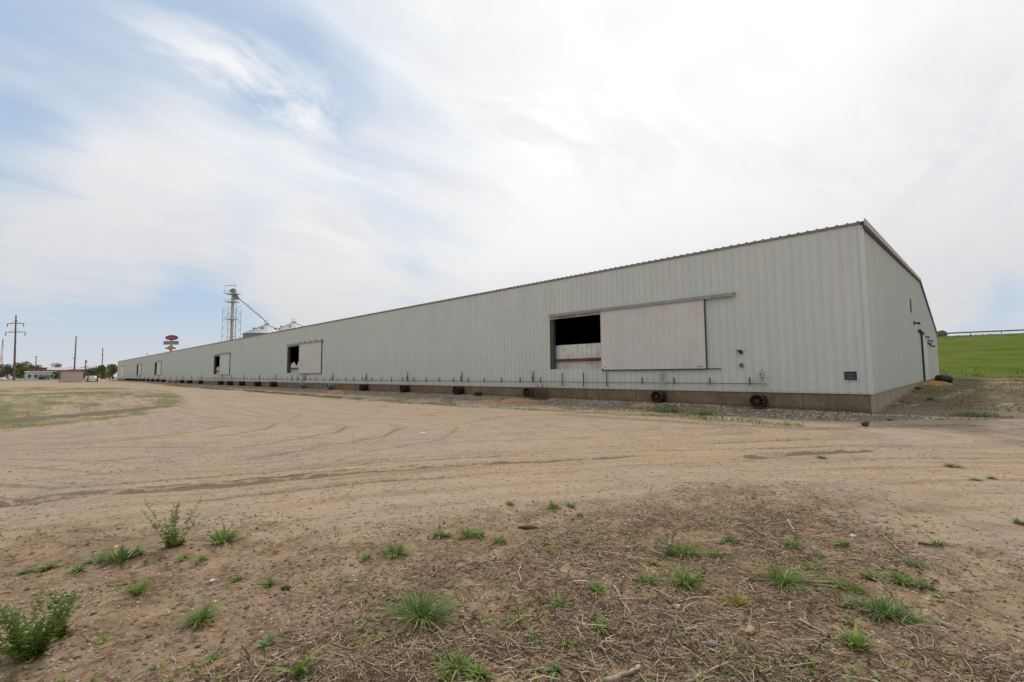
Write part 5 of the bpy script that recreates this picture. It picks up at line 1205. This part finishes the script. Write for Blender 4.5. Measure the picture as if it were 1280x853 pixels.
tp = upole(17.8, 235, 394.3, 20.0, 1.9, 'tallest pole, a wooden transmission pole with two crossarms at far left', [(404.6, -10.2, 10.0, 1.6), (415.4, -12.2, 12.2, 1.8)], 'transmission_pole')
t_ = far(20.0, 234.0, 401); MB().shell(Vector((t_[0]-tp.location.x, t_[1]-tp.location.y, t_[2]-.6)), (0, 0, 1), [(0, .01), (.2, .45), (.6, .6), (1.0, .45), (1.2, .01)], 12).build('marker_ball', mat('marker_orange', (.5, .22, .15), .6), tp, True)
upole(92.4, 230, 420.3, 95.3, 1.5, 'slightly leaning bare wooden pole behind the block shed', [(448, -3., .4, 0)])
upole(127.2, 240, 435, 128.5, 1.0, 'thin straight pole in front of the green trees', [(438.5, -1.2, 2.0, 0), (444, -.6, 2.6, 0)])
upole(44.5, 330, 445.5, 45.3, 1.1, 'short pole with a tiny crossarm behind the brick building', [(446.2, -1.8, 1.8, 0)])
up4 = upole(106.6, 200, 450, 107.2, 1.3, 'short pole with a transformer can right of the leaning pole', [])
tt = far(107.6, 200, 452); MB().tube((tt[0]-up4.location.x, tt[1]-up4.location.y, tt[2]-.6), (tt[0]-up4.location.x, tt[1]-up4.location.y, tt[2]+.5), .35, n=10).build('transformer', M['galv'], up4)
# yard light behind the warehouse roof
b = far(182.5, 330); h = far(182.5, 330, 442.6)[2]; yl = empty('yard_light', (b[0], b[1], 0), label='yard light head just showing above the warehouse roof', cat='street lamp')
MB().tube((0, 0, 0), (0, 0, h), .18, .12, 8).build('pole', M['galv'], yl); MB().box(-1.1, 1.1, -.3, .3, h, h+.35).build('lamp_head', M['dark_steel'], yl)
# red and white lattice mast at the left edge
b = far(.3, 700); h = far(.3, 700, 424)[2]; mt = empty('radio_mast', (b[0], b[1], 0), label='faint red and white lattice mast at the left edge', cat='mast')
for s in range(5):
    mb = MB(); z0, z1 = h*s/5, h*(s+1)/5
    for i in range(3):
        a0_, a1_ = i*2.094, (i+1)*2.094; w0, w1 = 2.2*(1-z0/h*.8), 2.2*(1-z1/h*.8)
        mb.tube((math.cos(a0_)*w0, math.sin(a0_)*w0, z0), (math.cos(a0_)*w1, math.sin(a0_)*w1, z1), .22, n=5)
        for j in range(3): za, zb_ = z0+(z1-z0)*j/3, z0+(z1-z0)*(j+1)/3; wa = 2.2*(1-za/h*.8); wb = 2.2*(1-zb_/h*.8); mb.tube((math.cos(a0_)*wa, math.sin(a0_)*wa, za), (math.cos(a1_)*wb, math.sin(a1_)*wb, zb_), .12, n=4)
    mb.build('mast_section', [mat('mast_red', (.45, .22, .24), .7), M['white']][s % 2], mt)
# roadside sign
dep = 260; b = far(212, dep); k = dep/FPX; sg = empty('pylon_sign', (b[0], b[1], 0), rz=YAW, label='tall pylon sign with red oval, lettered panel and orange shield', cat='sign')
def zs(py): return far(212, dep, py)[2]
M['sign_red'] = mat('sign_red', (.24, .045, .055), .5); M['sign_white'] = mat('sign_white', (.52, .40, .42), .5); M['sign_blue'] = mat('sign_dark_blue', (.045, .045, .075), .5); M['sign_grey'] = mat('sign_pale_grey', (.33, .34, .37), .5); M['sign_or'] = mat('sign_orange', (.50, .20, .065), .5); M['sign_bk'] = mat('sign_brown', (.10, .06, .04), .5)
MB().tube((-.1, .25, -.5), (-.1, .25, zs(421)), .42, .38, 12).build('pole', M['sign_bk'], sg)
zc = zs(422.1); a_, b_ = 7.9*k, 3.25*k; n = 40
def ellipse(aa, bb, y0, y1, cz=zc, cx=.0):
    v = [(cx+aa*math.cos(6.28319*i/n), y0, cz+bb*math.sin(6.28319*i/n)) for i in range(n)]+[(cx+aa*math.cos(6.28319*i/n), y1, cz+bb*math.sin(6.28319*i/n)) for i in range(n)]
    return MB().add(v, [tuple(range(n)), tuple(reversed(range(n, 2*n)))]+[(i, n+i, n+(i+1) % n, (i+1) % n) for i in range(n)])
ov = ellipse(a_, b_, -.3, .1, cx=.3).build('oval_panel', M['sign_red'], sg)
mb = MB(); r2 = random.Random(9); x = -4.6*k
while x < 4.9*k:
    hgt = r2.choice((.9, 1.2, 1.2, 1.5))*k; mb.box(x, x+.24, -.34, -.302, zc-.6*k, zc-.6*k+hgt)
    if r2.random() < .8: mb.box(x+.24, x+.55, -.34, -.302, zc-.6*k, zc-.42*k)
    if r2.random() < .5: mb.box(x+.24, x+.5, -.34, -.302, zc+.1*k, zc+.3*k)
    x += .68
mb.build('lettering', M['sign_white'], ov)
z0, z1 = zs(430.9), zs(426.3); bx = MB().box(-9.3*k+.1, 9.5*k, -.3, .1, z0, z1).build('lettered_panel', M['sign_grey'], sg)
mb = MB(); x = -9.0*k
for wd in (1.9, 1.3, 2.2, 2.4, 1.6, 2.2, 2.0, 2.2):
    mb.box(x, x+.28*k, -.34, -.302, z0+.15, z1-.15); mb.box(x+.28*k, x+(wd-.9)*k, -.34, -.302, z1-.45*k-.15, z1-.15)
    if wd > 1.7: mb.box(x+(wd-.9)*k, x+(wd-.55)*k, -.34, -.302, z0+.15, z1-.15-.45*k)
    x += (wd+.35)*k
mb.build('lettering', M['sign_blue'], bx)
zt, zb2, zm = zs(432.6), zs(438.6), zs(435.3)
wp = MB().add([(x_, y_, z_) for y_ in (-.3, .1) for x_, z_ in ((-3.3*k, zt), (3.0*k, zt), (3.6*k, zm+.5*k), (3.0*k, zm-.9*k), (.6*k, zb2), (-1.0*k, zb2), (-3.3*k, zm-.9*k), (-3.9*k, zm+.5*k))],
              [tuple(range(8)), tuple(reversed(range(8, 16)))]+[(i, 8+i, 8+(i+1) % 8, (i+1) % 8) for i in range(8)]).build('shield_panel', M['sign_or'], sg)
MB().box(-6.6*k, -3.9*k, -.28, .08, zm-.9*k, zm+.8*k).box(3.62*k, 6.2*k, -.28, .08, zm-.9*k, zm+.8*k).build('wing_panel', M['sign_bk'], wp)
MB().box(-1.6*k, 1.5*k, -.34, -.302, zm-.2*k, zm+.5*k).build('lettering', M['sign_white'], wp)
# grain leg and bins
M['bin'] = mat('bin_steel', (.38, .40, .42), .45, metal=.3, var=.1, scale=.6); M['bin_w'] = mat('bin_wall_steel', (.20, .215, .225), .5, metal=.3, var=.1, scale=.6); M['leg'] = mat('leg_steel', (.50, .51, .49), .6, metal=.2); M['leg_d'] = mat('leg_dark', (.22, .225, .22), .6)
def bin_(px, dep, pyp, pye, rpx, label):
    b = far(px, dep); k = dep/FPX; R = rpx*k; zp = far(px, dep, pyp)[2]; ze = far(px, dep-R, pye)[2]; root = empty('grain_bin', (b[0], b[1], 0), label=label, cat='grain bin')
    pr = []; z = 0
    while z < ze-.1: pr += [(z, R), (z+.25, R+.05)]; z += .5
    MB().shell((0, 0, 0), (0, 0, 1), pr+[(ze, R)], 40).build('bin_wall', M['bin_w'], root)
    rf = MB().shell((0, 0, 0), (0, 0, 1), [(ze-.1, R+.35), (ze+.05, R+.35), (zp-.9, R*.11), (zp-.9, R*.10), (zp, R*.10), (zp+.1, .01)], 24).build('bin_roof', M['bin'], root)
    for i in range(24):
        a = 6.28319*i/24; MB
    mb = MB()
    for i in range(24): a = 6.28319*i/24; mb.tube((math.cos(a)*(R+.3), math.sin(a)*(R+.3), ze+.12), (math.cos(a)*R*.12, math.sin(a)*R*.12, zp-.82), .10, n=4)
    mb.build('roof_rib', M['leg'], rf)
    for i in range(6):
        a = 1.047*i+.4; q = .55; zz = ze+(zp-ze)*(1-q)*.92
        MB().box(math.cos(a)*R*q-.4, math.cos(a)*R*q+.4, math.sin(a)*R*q-.4, math.sin(a)*R*q+.4, zz-.2, zz+.8).build('roof_vent', M['leg_d'], rf)
    mb = MB(); mb.tube((-.9, -.9, zp), (-.9, -.9, zp+1.1), .06, n=4).tube((.9, -.9, zp), (.9, -.9, zp+1.1), .06, n=4).tube((-.9, -.9, zp+1.1), (.9, -.9, zp+1.1), .06, n=4).tube((-.9, .9, zp+1.1), (.9, .9, zp+1.1), .06, n=4).tube((-.9, -.9, zp+1.1), (-.9, .9, zp+1.1), .06, n=4)
    mb.build('peak_railing', M['leg_d'], root); return root, Vector((b[0], b[1], zp))
b1, pk = bin_(331.7, 212, 403.8, 416.0, 26, 'left grain bin with a conical steel roof fed by the spout')
b2_, _ = bin_(366, 233, 401.5, 413.5, 27, 'right grain bin with a conical steel roof behind the left one')
dep = 205; b = far(287.6, dep); k = dep/FPX; root = empty('grain_elevator', (b[0], b[1], 0), rz=YAW, label='tall grain elevator leg with a headhouse platform beside the bins', cat='grain elevator')
zt = far(289, dep, 362)[2]; lean = (3.0*k-0)/zt*0
MB().box(-.55, -.12, -.35, .35, 0, zt).box(.12, .55, -.35, .35, 0, zt).build('leg_casing', M['leg'], root)
MB().tube((-.6, -.5, zt-.2), (-.6, .5, zt-.2), .8, n=14).tube((.2, -.5, zt-.1), (.2, .5, zt-.1), 1.0, n=14).build('head_pulley', M['leg_d'], root)
MB().box(.56, 2.4, -.6, .6, zt-4.1, zt-2.9).add([(.56, -.5, zt-2.9), (2.4, -.5, zt-2.9), (.56, -.5, zt-1.), (.56, .5, zt-2.9), (2.4, .5, zt-2.9), (.56, .5, zt-1.)], [(0, 1, 2), (3, 5, 4), (1, 4, 5, 2)]).build('distributor', M['leg_d'], root)
mb = MB()
for sx_ in (-1, 1):
    for sy2 in (-1, 1): mb.tube((sx_*2.9-.2, sy2*2.0, 0), (sx_*2.9-.2, sy2*2.0, zt-8), .11, n=5)
z = 1.
while z < zt-9:
    for sy2 in (-1, 1):
        mb.tube((-3.1, sy2*2., z), (2.7, sy2*2., z+3.6), .05, n=4).tube((2.7, sy2*2., z), (-3.1, sy2*2., z+3.6), .05, n=4).tube((-3.1, sy2*2., z), (2.7, sy2*2., z), .06, n=4)
    for sx_ in (-1, 1): mb.tube((sx_*2.9-.2, -2., z), (sx_*2.9-.2, 2., z+3.6), .05, n=4)
    z += 3.6
mb.build('support_frame', M['leg'], root)
mb = MB()
for (zp_, ww) in ((zt-1.6, 3.0), (zt-5.2, 2.6), (zt-13, 2.4)):
    mb.box(-ww, ww*.85, -2., 2., zp_-.12, zp_)
    for x_ in np.linspace(-ww, ww*.85, 6): mb.tube((x_, -2, zp_), (x_, -2, zp_+1.15), .05, n=4)
    for hz_ in (.6, 1.15): mb.tube((-ww, -2, zp_+hz_), (ww*.85, -2, zp_+hz_), .05, n=4).tube((-ww, 2, zp_+hz_), (ww*.85, 2, zp_+hz_), .05, n=4)
mb.build('platform', M['leg'], root)
mb = MB(); mb.tube((-2.6, -1.9, zt-1.6), (-2.6, -1.9, zt+2.0), .07, n=4).tube((2.4, -1.9, zt-1.6), (2.4, -1.9, zt+2.0), .07, n=4).tube((-2.6, -1.9, zt+1.8), (2.4, -1.9, zt+2.0), .16, n=5).tube((.4, 0, zt), (.4, 0, zt+4.5), .05, n=4)
mb.build('hoist_frame', M['leg'], root)
mb = MB(); mb.tube((2.5, -1.2, 0), (2.5, -1.2, zt-5), .09, n=5)
z = 0
while z < zt-5: mb.tube((2.2, -1.25, z), (2.8, -1.25, z), .04, n=4); z += 1.2
mb.build('ladder', M['leg'], root)
# spout from the distributor down to the left bin
cy, sy2 = math.cos(YAW), math.sin(YAW); st_ = Vector((b[0]+2.4*cy, b[1]+2.4*sy2, zt-3.4)); sp = empty('grain_spout', tuple(st_), label='long thin diagonal spout from the elevator leg to the left bin', cat='spout')
e_ = pk-st_+Vector((0, 0, .4)); MB().tube((0, 0, 0), e_, .20, n=8).build('spout_pipe', M['leg_d'], sp)
for f_ in (.35, .7):
    q = e_*f_; MB().tube(q+Vector((0, 0, .2)), q+Vector((0, 0, 1.0)), .05, n=4).tube(q+Vector((0, 0, 1.0)), e_*(f_-.15), .04, n=4).tube(q+Vector((0, 0, 1.0)), e_*(f_+.15), .04, n=4).build('spout_brace', M['leg'], sp)
# grass-free corner chip at the foundation
print('objects', len(bpy.data.objects))
